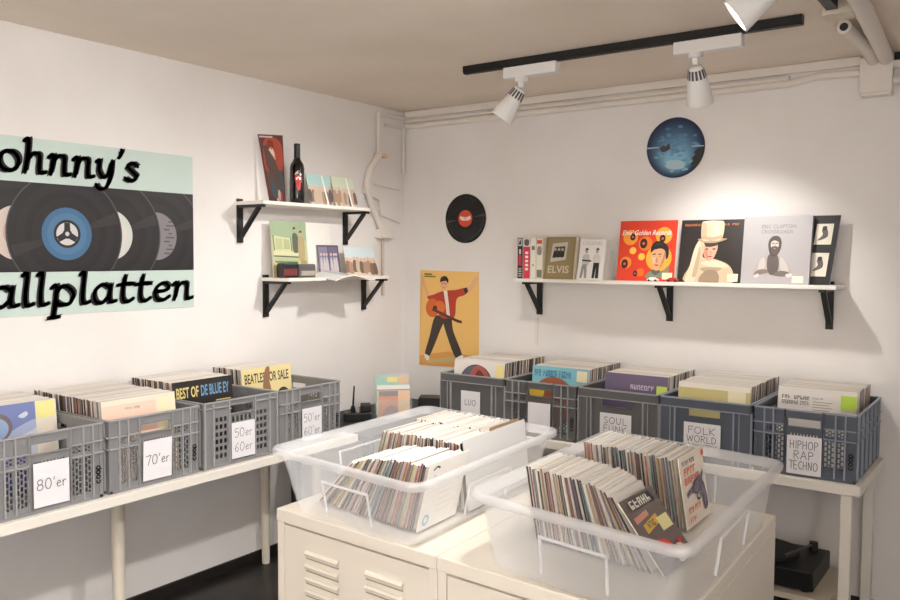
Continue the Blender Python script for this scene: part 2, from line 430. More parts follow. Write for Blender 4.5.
spot((2.135, -.82, 2.355), (2.06, 0, 1.12), 'x', 'white spotlight hanging straight down near the round picture disc', 32, 90, .85, col=WARM)
spot((2.66, -1.60, 2.385), (1.2, -1.95, 1.3), 'y', 'white spotlight with glowing lens showing at the top edge', 52, 120, 1, col=WARM)
spot((2.66, -2.70, 2.345), (.5, -2.6, .5), 'y', 'white spotlight above the camera on the second track', 70, 105, .9, col=WARM)
spot((2.66, -3.20, 2.345), (2.9, -5.2, .9), 'y', 'added white fill spotlight out of view on the second track, aimed behind the camera', 560, 150, .8, col=WARM)  # unseen lamp added to raise the ambient fill

# ------------------------------------------------------------------ shop banner on the left wall
q = ((.004, -2.98, 1.345), (.004, -1.598, 1.345), (.004, -1.598, 2.053), (.004, -2.98, 2.053))
mb = MB(); A = Art(mb, q); A.slab(.003, mat((196, 213, 206), .6), mat((220, 226, 222), .6))
Y0, Z0 = -2.98, 1.345
def bx(y): return y - Y0
def bz(z): return z - Z0
bz0, bz1 = bz(1.521), bz(1.877)
A.rect(0, bz0, A.W, bz1, (27, 23, 24))
A.clip = (0, bz0, A.W, bz1)
cz = bz(1.676)
def vinyl(y, label, r=.245, lab=.108):
    A.disc(bx(y), cz, r + .006, (74, 67, 68), n=64); A.disc(bx(y), cz, r, (25, 22, 24), n=64)
    A.disc(bx(y), cz, r * .86, (33, 29, 31), n=64); A.disc(bx(y), cz, r * .72, (24, 21, 23), n=64); A.disc(bx(y), cz, r * .6, (31, 27, 29), n=64)
    for a0 in (18, 198):
        A.poly([(bx(y), cz)] + [(bx(y) + r * .97 * math.cos(R(a0 + t)), cz + r * .97 * math.sin(R(a0 + t))) for t in (-6, 0, 6)], (46, 41, 43))
    A.disc(bx(y), cz, lab, label, n=48)
vinyl(-2.70, (190, 176, 168)); vinyl(-2.425, (202, 186, 178)); A.disc(bx(-2.425), cz, .06, (186, 160, 150))
vinyl(-1.525, (84, 94, 168)); A.disc(bx(-1.525), cz, .09, (150, 156, 190)); A.disc(bx(-1.525), cz, .075, (70, 78, 150))
vinyl(-1.80, (126, 122, 126))
for k in range(9): A.rect(bx(-1.78) + .012 * (k % 3) + .02, cz - .08 + k * .018, bx(-1.78) + .05 + .012 * ((k * 2) % 3), cz - .074 + k * .018, (78, 74, 78))
vinyl(-2.03, (206, 200, 188)); A.disc(bx(-2.03), cz, .098, (196, 206, 202)); A.disc(bx(-2.03), cz, .08, (212, 204, 196))
vinyl(-2.224, (62, 104, 142))
A.disc(bx(-2.224), cz, .085, (74, 116, 152)); A.disc(bx(-2.224), cz, .058, (30, 28, 30)); A.disc(bx(-2.224), cz, .047, (206, 202, 200))
for k in range(3):
    a = R(90 + 120 * k); cx, cy = bx(-2.224), cz
    c, s = math.cos(a), math.sin(a)
    A.poly([(cx + .046 * c + .012 * s, cy + .046 * s - .012 * c), (cx + .046 * c - .012 * s, cy + .046 * s + .012 * c), (cx - .014 * s, cy + .014 * c), (cx + .014 * s, cy - .014 * c)], (36, 34, 36))
A.disc(bx(-2.224), cz, .02, (36, 34, 36)); A.disc(bx(-2.224), cz, .009, (196, 196, 200))
A.clip = None
INK = (34, 30, 30)
s1 = (2.505 - 1.885) / broad_adv("ohnny's"); broad(A, "Johnny's", bx(-2.505) - s1 * broad_adv('J'), bz(1.913), s1, .083, INK)
s2 = (2.545 - 1.603) / broad_adv('allplatten'); broad(A, 'Schallplatten'[3:], bx(-2.545), bz(1.383), s2, .083, INK)
s3 = .42 / broad_adv('Sch'); broad(A, 'Sch', bx(-2.545) - .425, bz(1.383), s3, .083, INK)
tag(mb.build('shop_sign_banner'), 'large mint green banner with black lettering and a band of vinyl records on the wall', 'banner')

# ------------------------------------------------------------------ shelves with brackets
def shelf(L, origin, rz, brackets, label, depth=.2, th=.018, bl=.205, bz=None):
    """local: x along the wall, front toward -y, top of the board at z=0"""
    r = empty('wall_shelf', origin, rz)
    MB().box((0, -depth, -th), (L, 0, 0), M_WHITE).build('board', r, bevel=.003)
    for bx_ in brackets:
        b = MB()
        b.box((bx_ - .016, -.014, -bl), (bx_ + .016, -.001, .014), M_BLACK)
        b.box((bx_ - .016, -.178, -th - .013), (bx_ + .016, -.001, -th), M_BLACK)
        b.bar((bx_, -.012, -bl + .025), (bx_, -.150, -th - .012), .014, .024, M_BLACK, up=(1, 0, 0))
        b.build('bracket', r)
    return tag(r, label, 'shelf')
shelf(1.627, (.933, 0, 1.472), 0, (.033 + .02, .81, 1.566), 'long white shelf on three black brackets below the round picture disc')
shelf(.79, (0, -1.337, 1.859), R(90), (.018, .79), 'upper of two short white shelves, holding the wine bottle')
shelf(.79, (0, -1.17, 1.477), R(90), (.018, .782), 'lower of two short white shelves, holding the open magazine')

# ------------------------------------------------------------------ flat prints and covers
def cover(name, quad, t, front, edge, label, cat, paint=None, group=None, rough=.4):
    mb = MB(); A = Art(mb, quad); A.slab(t, mat(front, rough), mat(edge, .5))
    if paint: paint(A)
    return tag(mb.build(name), label, cat, group)
def wq_back(x0, x1, z0, z1, yb, yt, dx=0):    # quad facing -y, leaning back to yt
    return ((x0, yb, z0), (x1, yb, z0), (x1 + dx, yt, z1), (x0 + dx, yt, z1))
def wq_left(y0, y1, z0, z1, xb, xt, dy=0):    # quad facing +x
    return ((xb, y0, z0), (xb, y1, z0), (xt, y1 + dy, z1), (xt, y0 + dy, z1))

def sticker(A, u0, v0, u1, v1, c=(236, 226, 190)): A.uv([(u0, v0), (u1, v0), (u1, v1), (u0, v1)], c, False)

# guitar player poster
def p_guitar(A):
    Z = lambda pts: [((x - 55) / 320, 1 - (y - 60) / 515) for x, y in pts]
    A.uv([(0, 0), (1, 0), (1, .12), (.5, .16), (0, .1)], (222, 158, 84), False)
    A.uv([(.0, .1), (.04, .9), (.0, 1)], (226, 176, 100), False)
    A.uv(Z([(95, 545), (160, 535), (230, 520), (275, 525), (265, 545), (180, 555), (110, 560)]), (196, 178, 120))
    A.uv(Z([(62, 95), (75, 92), (82, 130), (108, 195), (96, 205), (72, 145)]), (226, 172, 132))
    A.uv(Z([(312, 150), (335, 122), (355, 85), (370, 92), (364, 118), (332, 165)]), (228, 176, 138))
    A.uv(Z([(140, 308), (192, 316), (170, 380), (112, 522), (86, 512), (110, 420)]), (66, 54, 46))
    A.uv(Z([(182, 314), (228, 308), (240, 380), (288, 508), (256, 528), (214, 430)]), (66, 54, 46))
    A.uv(Z([(84, 515), (110, 524), (106, 546), (90, 542)]), (236, 232, 224)); A.uv(Z([(256, 526), (288, 508), (292, 524), (264, 534)]), (236, 232, 224))
    A.uv(Z([(95, 202), (130, 190), (172, 172), (214, 164), (252, 160), (298, 148), (316, 160), (300, 186), (258, 208), (250, 296), (226, 312), (176, 312), (140, 262), (108, 222)]), (184, 62, 42))
    A.uv(Z([(294, 150), (312, 144), (320, 166), (304, 182)]), (56, 40, 36), False)
    A.uv(Z([(186, 168), (206, 166), (216, 240), (222, 302), (204, 306), (198, 240)]), (238, 226, 212), False)
    A.uv(Z(arc(126, 262, 38, 50, 0, 330)), (212, 104, 40)); A.uv(Z(arc(166, 256, 30, 34, 0, 330)), (218, 112, 46)); A.uv(Z(arc(140, 262, 12, 14, 0, 330)), (70, 40, 26))
    A.uv(Z([(128, 262), (262, 318), (286, 324), (288, 338), (262, 334), (122, 276)]), (96, 52, 32), False)
    A.uv(Z(arc(188, 134, 19, 28, 0, 330)), (226, 170, 130))
    A.uv(Z([(166, 122), (172, 96), (196, 88), (212, 104), (210, 126), (200, 114), (176, 118)]), (38, 28, 26))
    A.uv(Z([(178, 128), (184, 127), (184, 131), (178, 132)]), (60, 40, 34), False); A.uv(Z([(192, 127), (199, 127), (199, 131), (192, 131)]), (60, 40, 34), False)
    A.uv(Z([(182, 149), (195, 149), (189, 153)]), (170, 80, 70), False)
    A.uv(Z([(78, 77), (122, 77), (122, 84), (78, 84)]), (74, 96, 48), False); A.uv(Z([(78, 89), (142, 89), (142, 97), (78, 97)]), (120, 128, 40), False)
cover('poster', ((.130, -.004, .912), (.577, -.004, .925), (.572, -.004, 1.499), (.138, -.004, 1.505)), .0015, (238, 192, 112), (230, 190, 120),
      'orange poster of a man in a red jacket holding a guitar with legs apart', 'poster', p_guitar, rough=.55)

# vinyl and picture disc on the back wall
def wall_disc(x, z, r, body, name, label, cat, paint):
    root = empty(name, (x, 0, z))
    T = Matrix.Translation((0, -.004, 0)) @ Matrix.Rotation(R(90), 4, 'X')
    MB().lathe([(0, .0015), (r * .34, .0015), (r, .001), (r, -.001), (0, -.0015)], body, 64, T, False).build('disc', root)
    mb = MB(); A = Art(mb, ((-r, -.0056, -r), (r, -.0056, -r), (r, -.0056, r), (-r, -.0056, r))); paint(A, r)
    mb.build('print', root)
    tag(root, label, cat)
def p_vinyl(A, r):
    for k in (.94, .8, .66, .52): 
        A.disc(r, r, r * k, (30, 29, 30), n=64, rough=.22); A.disc(r, r, r * (k - .03), (19, 18, 19), n=64, rough=.28)
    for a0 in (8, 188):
        A.poly([(r + .3 * r * math.cos(R(a0)), r + .3 * r * math.sin(R(a0)))] + [(r + r * .95 * math.cos(R(a0 + t)), r + r * .95 * math.sin(R(a0 + t))) for t in (-3, 0, 3)], (70, 66, 62))  # wedge-shaped glints: reflected light painted onto the grooves
    A.disc(r, r, .05, (212, 74, 44), n=40)
    A.uv([(.36, .5), (.42, .46), (.58, .46), (.64, .5), (.62, .56), (.55, .53), (.45, .53), (.38, .56)], (236, 214, 204), False)
    A.disc(r, r, .004, (20, 20, 20))
wall_disc(.4735, 1.816, .146, mat((19, 18, 19), .25), 'vinyl_record', 'black vinyl record with red centre label hung on the wall', 'record', p_vinyl)
def p_moon(A, r):
    rnd = random.Random(4)
    for k in range(16):                                # printed night sky: navy rim shading to pale blue low down
        t = k / 15; c = tuple(int(a + (b - a) * t) for a, b in zip((32, 46, 76), (128, 182, 212)))
        A.disc(r * (1 + .03 * t), r * (1 - .42 * t), r * (.985 - .62 * t), c, ry=r * (.985 - .70 * t), n=56, rough=.25)
    A.clip = None
    for k in range(46):
        a, q = rnd.uniform(0, 6.28), rnd.uniform(0, .78) * r; x, y = r + q * math.cos(a), r + q * math.sin(a) - .05 * r
        t = max(0, min(1, 1 - (y / (2 * r)) + rnd.uniform(-.16, .12))); c = tuple(int(a_ + (b_ - a_) * t) for a_, b_ in zip((58, 102, 142), (136, 188, 214)))
        A.poly([(x + rnd.uniform(.05, .12) * r * math.cos(m_), y + rnd.uniform(.03, .07) * r * math.sin(m_)) for m_ in [k_ * .785 for k_ in range(8)]], c, True, .25)
    for x, y, w_, h_ in ((.98, .5, .3, .1), (1.15, .42, .22, .08), (.86, .4, .2, .06), (1.06, .34, .3, .07)):
        A.poly([(r * (x + w_ * math.cos(m_) * rnd.uniform(.8, 1.1)), r * (y + h_ * math.sin(m_) * rnd.uniform(.8, 1.1))) for m_ in [k_ * .628 for k_ in range(10)]], (168, 200, 208), True, .25)
    A.uv([(.77, .14), (.8, .2), (.76, .2), (.82, .28), (.78, .29), (.85, .37), (.81, .38), (.88, .46), (.985, .46), (.96, .3), (.87, .17)], (32, 32, 30), False)
    A.uv([(.24, .49), (.29, .55), (.34, .53), (.39, .58), (.42, .5), (.36, .45), (.28, .44)], (44, 46, 46))
    A.uv([(.01, .505), (.22, .512), (.22, .53), (.01, .53)], (150, 182, 204), False); A.uv([(.78, .49), (.99, .487), (.99, .505), (.78, .51)], (150, 180, 200), False)
wall_disc(1.755, 2.145, .151, mat((22, 30, 44), .25), 'picture_disc', 'round blue picture disc of a night sky with dark tree, highest on the wall', 'record', p_moon)

# --- things on the long shelf
SZ = 1.4725
def p_red(A):
    for u, v, r, c in ((.2, .72, .13, (238, 150, 44)), (.47, .62, .12, (230, 120, 40)), (.78, .75, .14, (240, 164, 60)), (.15, .3, .1, (236, 140, 50)), (.26, .5, .06, (244, 190, 70)), (.42, .4, .06, (244, 190, 70)), (.42, .14, .07, (226, 110, 40))):
        A.disc(u * A.W, v * A.H, r * A.W, c)
    for u, v, r in ((.44, .62, .075), (.76, .7, .06), (.13, .28, .07), (.24, .73, .055), (.33, .12, .045)):
        A.disc(u * A.W, v * A.H, r * A.W * .85, (44, 22, 24), ry=r * A.W * 1.1); A.disc(u * A.W, v * A.H, r * A.W * .35, (206, 90, 80))
    A.disc(.72 * A.W, .38 * A.H, .22 * A.W, (242, 172, 60))
    A.uv([(.50, .06), (.60, .17), (.68, .14), (.80, .17), (.90, .26), (.88, .10), (.7, .05)], (132, 136, 112)); A.uv([(.60, .17), (.68, .1), (.76, .16), (.7, .2)], (92, 98, 90))
    A.uv([(.60, .44), (.605, .3), (.655, .19), (.72, .18), (.80, .28), (.84, .44), (.80, .55), (.66, .55)], (226, 166, 122)); A.uv([(.74, .2), (.80, .28), (.84, .44), (.82, .5), (.78, .34)], (192, 128, 92)); A.uv([(.615, .42), (.62, .33), (.66, .28), (.66, .4)], (238, 188, 148)); A.uv([(.68, .38), (.70, .38), (.705, .31), (.67, .31)], (196, 132, 98))
    A.uv([(.575, .47), (.585, .58), (.66, .655), (.78, .64), (.87, .56), (.885, .42), (.845, .36), (.83, .48), (.76, .535), (.65, .52), (.615, .5)], (34, 26, 26)); A.uv([(.62, .58), (.7, .625), (.78, .6), (.7, .59)], (62, 50, 50))
    for u_ in (.635, .735): A.uv([(u_ - .025, .445), (u_ + .03, .455), (u_ + .03, .437), (u_ - .025, .43)], (44, 30, 28), False); A.disc((u_ + .003) * A.W, .408 * A.H, .009 * A.W, (40, 30, 30))
    A.uv([(.655, .265), (.69, .275), (.735, .262), (.69, .248)], (176, 74, 66))
    A.text("Elvis' Golden Records", .05 * A.W, .76 * A.H, .86 * A.W, .085 * A.H, (244, 238, 228), shear=.3, bold=.01)
    sticker(A, .8, .03, .97, .14)
cover('record_sleeve', wq_back(1.499, 1.804, SZ, SZ + .305, -.125, -.075), .004, (218, 62, 36), (232, 220, 208), 'bright red record sleeve with orange spots standing on the long shelf', 'record sleeve', p_red)
def p_hat(A):
    A.worn((8, 4, 6, 3,), .06 * A.W, .9 * A.H, .86 * A.W, .035 * A.H, (196, 116, 76))
    A.uv([(.13, 0), (.19, .26), (.25, .55), (.33, .68), (.41, .58), (.39, .40), (.58, .37), (.80, .28), (.89, .13), (.86, 0)], (206, 184, 154))       # scarf and coat
    A.uv([(.13, 0), (.19, .26), (.25, .55), (.33, .68), (.34, .5), (.29, .25), (.28, 0)], (226, 206, 178)); A.uv([(.24, .1), (.29, .4), (.33, .58), (.345, .4), (.31, .12)], (186, 164, 134))
    A.uv([(.36, .3), (.5, .35), (.68, .33), (.8, .25), (.66, .24), (.5, .25)], (226, 206, 178)); A.uv([(.36, .22), (.5, .24), (.7, .23), (.62, .17), (.45, .16)], (170, 148, 122))
    A.uv([(.36, 0), (.4, .14), (.52, .2), (.64, .16), (.66, 0)], (150, 128, 106)); A.uv([(.68, .0), (.7, .2), (.8, .22), (.86, .1), (.84, 0)], (214, 178, 150))
    A.uv([(.395, .58), (.40, .44), (.47, .345), (.54, .36), (.60, .48), (.605, .60), (.5, .64)], (222, 168, 142)); A.uv([(.40, .5), (.42, .42), (.47, .35), (.47, .45), (.44, .56)], (196, 138, 114)); A.uv([(.5, .5), (.515, .5), (.525, .45), (.50, .44)], (198, 138, 114))
    A.uv([(.40, .62), (.42, .565), (.50, .56), (.60, .585), (.61, .64)], (70, 50, 44), False); A.uv([(.425, .535), (.47, .535), (.46, .52), (.43, .52)], (44, 32, 32)); A.uv([(.53, .535), (.58, .54), (.57, .52), (.54, .518)], (44, 32, 32))
    A.uv([(.465, .412), (.50, .42), (.54, .413), (.50, .395)], (176, 66, 66))
    A.uv([(.29, .675), (.40, .63), (.58, .63), (.75, .685), (.66, .70), (.36, .70)], (176, 152, 124))
    A.uv([(.355, .68), (.335, .93), (.39, .975), (.6, .98), (.69, .94), (.665, .69), (.5, .665)], (216, 192, 162)); A.uv([(.36, .72), (.345, .92), (.40, .95), (.42, .8), (.42, .69)], (196, 170, 140)); A.uv([(.52, .72), (.54, .94), (.62, .94), (.62, .72)], (230, 210, 184))
    A.uv([(.358, .74), (.5, .715), (.668, .75), (.665, .695), (.5, .665), (.352, .69)], (188, 160, 130), False); A.uv([(.35, .955), (.5, .985), (.67, .955), (.5, .94)], (228, 208, 180))
    sticker(A, .8, .02, .96, .14)
cover('record_sleeve', wq_back(1.822, 2.128, SZ, SZ + .303, -.125, -.075, .002), .004, (44, 36, 34), (226, 216, 204), 'dark brown record sleeve showing a person in a pale top hat', 'record sleeve', p_hat)
def p_grey(A):
    A.text('ERIC CLAPTON', .27 * A.W, .82 * A.H, .5 * A.W, .055 * A.H, (120, 108, 108), bold=-.005); A.text('CROSSROADS', .27 * A.W, .745 * A.H, .46 * A.W, .05 * A.H, (120, 108, 108), bold=-.005)
    A.uv([(.19, .14), (.23, .3), (.33, .40), (.45, .44), (.58, .41), (.68, .30), (.76, .16), (.64, .12), (.5, .14), (.34, .13)], (176, 166, 160))
    A.uv([(.40, .43), (.52, .43), (.56, .28), (.52, .14), (.42, .15), (.38, .28)], (96, 86, 82)); A.uv([(.27, .33), (.33, .39), (.36, .26), (.30, .18), (.25, .2)], (196, 188, 182)); A.uv([(.58, .40), (.66, .31), (.7, .2), (.62, .18), (.57, .28)], (196, 188, 182))
    A.uv([(.19, .13), (.25, .2), (.36, .215), (.41, .17), (.3, .14)], (126, 114, 108)); A.uv([(.48, .13), (.56, .19), (.68, .185), (.73, .14), (.62, .11)], (114, 102, 98)); A.uv([(.2, .12), (.26, .15), (.27, .11), (.22, .09)], (212, 204, 198)); A.uv([(.66, .14), (.74, .16), (.76, .12), (.7, .1)], (212, 204, 198))
    A.uv([(.385, .62), (.395, .5), (.43, .42), (.48, .405), (.53, .43), (.57, .52), (.575, .63), (.53, .70), (.44, .70)], (80, 68, 64)); A.uv([(.425, .615), (.43, .53), (.48, .50), (.53, .535), (.535, .61), (.48, .64)], (204, 190, 182))
    A.uv([(.43, .535), (.46, .555), (.50, .555), (.535, .535), (.52, .45), (.48, .43), (.445, .45)], (92, 80, 76)); A.uv([(.465, .525), (.50, .525), (.48, .515)], (176, 140, 134))
    for u_ in (.457, .508): A.uv([(u_ - .018, .605), (u_ + .018, .605), (u_ + .018, .592), (u_ - .018, .592)], (70, 58, 54), False)
    A.uv([(.478, .6), (.488, .6), (.494, .56), (.472, .56)], (170, 154, 146), False)
    sticker(A, .76, .02, .92, .12, (238, 230, 206))
cover('record_box', wq_back(2.131, 2.432, SZ, SZ + .312, -.135, -.10, .004), .03, (176, 171, 172), (150, 148, 170), 'grey boxed record set with a drawn bearded man on its front', 'box set', p_grey)
def p_black(A):
    A.uv([(.70, .58), (.93, .58), (.93, .88), (.70, .88)], (226, 218, 202), False); A.uv([(.70, .12), (.93, .12), (.93, .46), (.70, .46)], (226, 218, 202), False)
    for v in (.64, .2):
        A.uv([(.74, v), (.82, v + .02), (.87, v + .06), (.86, v + .14), (.82, v + .19), (.78, v + .15), (.8, v + .08)], (92, 84, 80)); A.uv([(.79, v + .15), (.84, v + .15), (.84, v + .2), (.79, v + .2)], (50, 46, 44))
cover('record_sleeve', ((2.20, -.100, SZ), (2.512, -.100, SZ), (2.545, -.064, SZ + .312), (2.233, -.064, SZ + .312)), .012, (22, 20, 20), (166, 164, 184), 'black record sleeve with two cream photographs leaning behind the grey box set', 'record sleeve', p_black)

def spine_book(x0, x1, h, dy, rgb, paint, label):
    mb = MB(); q = ((x0, -.16, SZ), (x1, -.16, SZ), (x1, -.16, SZ + h), (x0, -.16, SZ + h)); A = Art(mb, q); A.slab(dy, mat(rgb, .45), mat((232, 226, 214), .6)); paint(A)
    tag(mb.build('book'), label, 'book', 'books on the long shelf')
def p_sp1(A):
    A.uv([(.1, .8), (.9, .8), (.9, .98), (.1, .98)], (190, 186, 182), False); A.uv([(.2, .85), (.7, .84), (.6, .95)], (60, 56, 56)); A.uv([(.2, .32), (.8, .32), (.8, .58), (.2, .58)], (196, 48, 70), False)
    for k in range(4): A.uv([(.2, .04 + k * .06), (.8, .04 + k * .06), (.8, .075 + k * .06), (.2, .075 + k * .06)], (180, 176, 172), False)
    A.uv([(.3, .6), (.7, .6), (.7, .72), (.3, .72)], (210, 200, 196), False)
def p_sp2(A):
    A.uv([(0, .78), (1, .78), (1, 1), (0, 1)], (226, 214, 206), False); A.uv([(.2, .82), (.8, .82), (.8, .95), (.2, .95)], (92, 84, 84))
    for k in range(5): A.uv([(.3, .2 + k * .1), (.75, .2 + k * .1), (.75, .26 + k * .1), (.3, .26 + k * .1)], (246, 226, 222), False)
def p_sp3(A): A.uv([(.3, .3), (.7, .3), (.7, .36), (.3, .36)], (190, 180, 160), False); A.uv([(.2, .7), (.8, .7), (.8, .8), (.2, .8)], (120, 110, 100), False)
def p_sp4(A):
    A.uv([(.1, .86), (.9, .86), (.9, .95), (.1, .95)], (206, 70, 60), False); A.uv([(.2, .6), (.8, .6), (.8, .78), (.2, .78)], (150, 138, 128)); A.uv([(.1, .03), (.9, .03), (.9, .22), (.1, .22)], (120, 122, 98), False)
spine_book(.930, .962, .222, .14, (30, 27, 28), p_sp1, 'thin black and red book at the free end of the long shelf')
spine_book(.966, 1.008, .222, .14, (208, 50, 76), p_sp2, 'crimson spined book next to the thin black book')
spine_book(1.012, 1.044, .222, .14, (236, 230, 216), p_sp3, 'plain white spined book between crimson and red-marked books')
spine_book(1.048, 1.086, .22, .14, (232, 224, 208), p_sp4, 'white spined book with red mark touching the olive book')
def p_olive(A):
    A.uv([(.04, .03), (.96, .03), (.96, .97), (.04, .97)], (140, 122, 82), False); A.uv([(.07, .05), (.93, .05), (.93, .95), (.07, .95)], (148, 130, 90), False)
    A.uv([(.18, .4), (.7, .46), (.74, .88), (.22, .84)], (196, 190, 178), False); A.uv([(.24, .5), (.64, .53), (.66, .78), (.3, .76)], (70, 62, 60), False)
    for u in (.32, .45, .57): A.uv([(u - .05, .52), (u + .06, .53), (u + .04, .66), (u - .04, .65)], (36, 32, 32)); A.disc(u * A.W, .7 * A.H, .045 * A.W, (190, 160, 140))
    A.text('ELVIS', .12 * A.W, .15 * A.H, .72 * A.W, .17 * A.H, (206, 196, 172), bold=.02)
cover('book', wq_back(1.092, 1.268, SZ, SZ + .226, -.158, -.12), .032, (148, 130, 90), (238, 228, 204), 'olive green hardback book with a black and white photo on the cover', 'book', p_olive, 'books on the long shelf')
def p_two(A):
    A.text('COLONEL', .1 * A.W, .86 * A.H, .78 * A.W, .09 * A.H, (176, 160, 160), bold=-.01)
    for u, c in ((.28, (196, 192, 188)), (.7, (214, 210, 206))):
        A.uv([(u - .14, .58), (u, .64), (u + .14, .58), (u + .12, .36), (u - .1, .36)], c); A.disc(u * A.W, .71 * A.H, .055 * A.W, (176, 160, 150), ry=.06 * A.H)
        A.uv([(u - .07, .73), (u, .79), (u + .08, .74), (u, .74)], (40, 36, 36))
    A.uv([(.14, .5), (.5, .48), (.5, .44), (.14, .46)], (60, 56, 56), False)
    A.uv([(.16, .38), (.34, .38), (.38, .04), (.28, .04), (.25, .28), (.2, .04), (.1, .04)], (150, 146, 142), False); A.uv([(.6, .42), (.82, .42), (.84, .04), (.72, .04), (.71, .3), (.68, .04), (.58, .04)], (34, 32, 33), False)
cover('book', wq_back(1.285, 1.432, SZ, SZ + .212, -.15, -.10), .012, (232, 228, 224), (226, 220, 210), 'white paperback with two standing figures beside the olive book', 'book', p_two, 'books on the long shelf')

def toy_car(x, y, rgb, label):
    root = empty('toy_car', (x, y, SZ))
    b = MB(); prof = [(-.028, .005), (.028, .005), (.028, .012), (.018, .014), (.010, .021), (-.012, .021), (-.020, .014), (-.028, .012)]
    n = len(prof); vs = [(px, -.011, pz) for px, pz in prof] + [(px, .011, pz) for px, pz in prof]
    b.mesh(vs, [tuple(range(n)), tuple(range(2 * n - 1, n - 1, -1))] + [(i, i + n, (i + 1) % n + n, (i + 1) % n) for i in range(n)], mat(rgb, .3))
    b.build('body', root)
    for wx in (-.017, .017):
        for wy in (-.0115, .0115): MB().rod((wx, wy - .002, .0055), (wx, wy + .002, .0055), .0055, .0055, M_BLACK, 12).build('wheel', root)
    tag(root, label, 'toy car')
toy_car(1.715, -.17, (236, 234, 230), 'tiny white toy car in front of the red record sleeve')
toy_car(1.815, -.17, (186, 44, 36), 'tiny red toy car in front of the red record sleeve')
p = MB().box((.956, -.006, 1.09), (.972, -.001, 1.245), M_PIPE)
tag(p.build('cord_cover'), 'narrow whitish cord cover on the wall below the first bracket of the long shelf', 'cord cover')

# --- things on the small upper shelf
UZ = 1.8595
def p_portrait(A):
    A.uv([(.1, .5), (.2, .9), (.6, .97), (.95, .85), (.95, .5), (.6, .42)], (172, 72, 52)); A.uv([(.3, .56), (.36, .78), (.56, .8), (.66, .62), (.5, .5)], (228, 196, 176))
    A.uv([(.28, .76), (.4, .92), (.66, .86), (.72, .64), (.62, .74), (.44, .8)], (132, 50, 40)); A.uv([(.3, .1), (.36, .46), (.6, .48), (.9, .44), (.9, .1)], (70, 84, 92)); A.uv([(.5, .05), (.52, .44), (.66, .44), (.74, .05)], (206, 196, 190)); A.uv([(.66, .0), (.68, .3), (.8, .2), (.86, .0)], (190, 70, 60))
    A.uv([(.36, .69), (.45, .7), (.45, .68), (.36, .67)], (60, 40, 40), False); A.uv([(.52, .69), (.6, .68), (.6, .665), (.52, .67)], (60, 40, 40), False); A.uv([(.42, .58), (.54, .58), (.48, .56)], (180, 60, 60), False)
    A.uv([(.05, .955), (.6, .955), (.6, .98), (.05, .98)], (200, 190, 186), False)
cover('record_sleeve', ((.065, -1.175, UZ), (.17, -1.165, UZ), (.15, -1.165, UZ + .335), (.025, -1.215, UZ + .345)), .004, (96, 46, 42), (90, 70, 64), 'red and brown portrait sleeve leaning beside the wine bottle', 'record sleeve', p_portrait)
bt = empty('wine_bottle', (.10, -1.015, UZ))
M_GLASSB = mat((14, 11, 12), .12, spec=.6, coat=.3)
MB().lathe([(.0, .002), (.033, 0), (.037, .006), (.0375, .05), (.0375, .185), (.034, .205), (.022, .225), (.0155, .24), (.0145, .295), (.0, .297)], M_GLASSB, 32, None, False).build('glass_body', bt)
MB().lathe([(.0155, .236), (.0165, .24), (.0160, .30), (.0165, .302), (.0165, .31), (.015, .313), (0, .313)], mat((16, 14, 15), .35), 24, None, False).build('capsule', bt)
def curved(pts, rgb, rr, a0, mb, k):
    pts = smooth(pts)
    mb.face([((rr + k * .0003) * math.cos(R(a0 + x)), (rr + k * .0003) * math.sin(R(a0 + x)), y) for x, y in pts], mat(rgb, .4))
lb = MB(); a0 = -35
curved([(-38, .06), (34, .06), (36, .14), (20, .165), (-20, .165), (-38, .14)], (30, 26, 26), .0377, a0, lb, 0)
curved([(-30, .148), (0, .172), (30, .148), (0, .156)], (206, 190, 170), .0377, a0, lb, 1)
curved([(-28, .135), (-10, .152), (4, .146), (14, .15), (30, .134), (28, .112), (8, .1), (-16, .104)], (206, 36, 36), .0377, a0, lb, 2)
curved([(-20, .128), (-6, .14), (8, .138), (24, .128), (8, .122), (-8, .122)], (236, 232, 228), .0377, a0, lb, 3)
curved([(-12, .12), (12, .12), (20, .1), (12, .072), (-4, .07), (-12, .09)], (216, 42, 42), .0377, a0, lb, 4)
curved([(1, .115), (3, .115), (2, .085)], (150, 20, 24), .0377, a0, lb, 5)
lb.build('label', bt)
tag(bt, 'black wine bottle with a red lips and tongue label', 'bottle')
def p_crowd(seed, sky):
    def f(A):
        rnd = random.Random(seed)
        A.uv([(0, .62), (1, .62), (1, 1), (0, 1)], sky, False)
        for k in range(9):
            u = .06 + k * .11 + rnd.uniform(-.02, .02); v = .34 + rnd.uniform(-.05, .08); c = rnd.choice([(120, 96, 84), (170, 140, 118), (92, 84, 90), (196, 176, 156), (140, 110, 90)])
            A.uv([(u - .07, v - .24), (u - .06, v + .08), (u, v + .14), (u + .06, v + .08), (u + .07, v - .24)], c); A.disc(u * A.W, (v + .2) * A.H, .04 * A.W, (214, 176, 150))
    return f
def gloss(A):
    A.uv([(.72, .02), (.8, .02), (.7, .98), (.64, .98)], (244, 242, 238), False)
def pk(seed, sky):
    f = p_crowd(seed, sky)
    def g(A): f(A); gloss(A)
    return g
cover('single_sleeve', wq_left(-.965, -.79, UZ, UZ + .165, .15, .11), .004, (206, 196, 182), (220, 216, 208), 'shiny wrapped sleeve with a pale group picture right next to the wine bottle', 'record sleeve', pk(3, (176, 208, 204)), rough=.15)
cover('single_sleeve', wq_left(-.775, -.60, UZ, UZ + .165, .15, .11), .004, (214, 204, 190), (220, 216, 208), 'shiny wrapped sleeve with a pale group picture at the pipe end', 'record sleeve', pk(8, (204, 214, 190)), rough=.15)

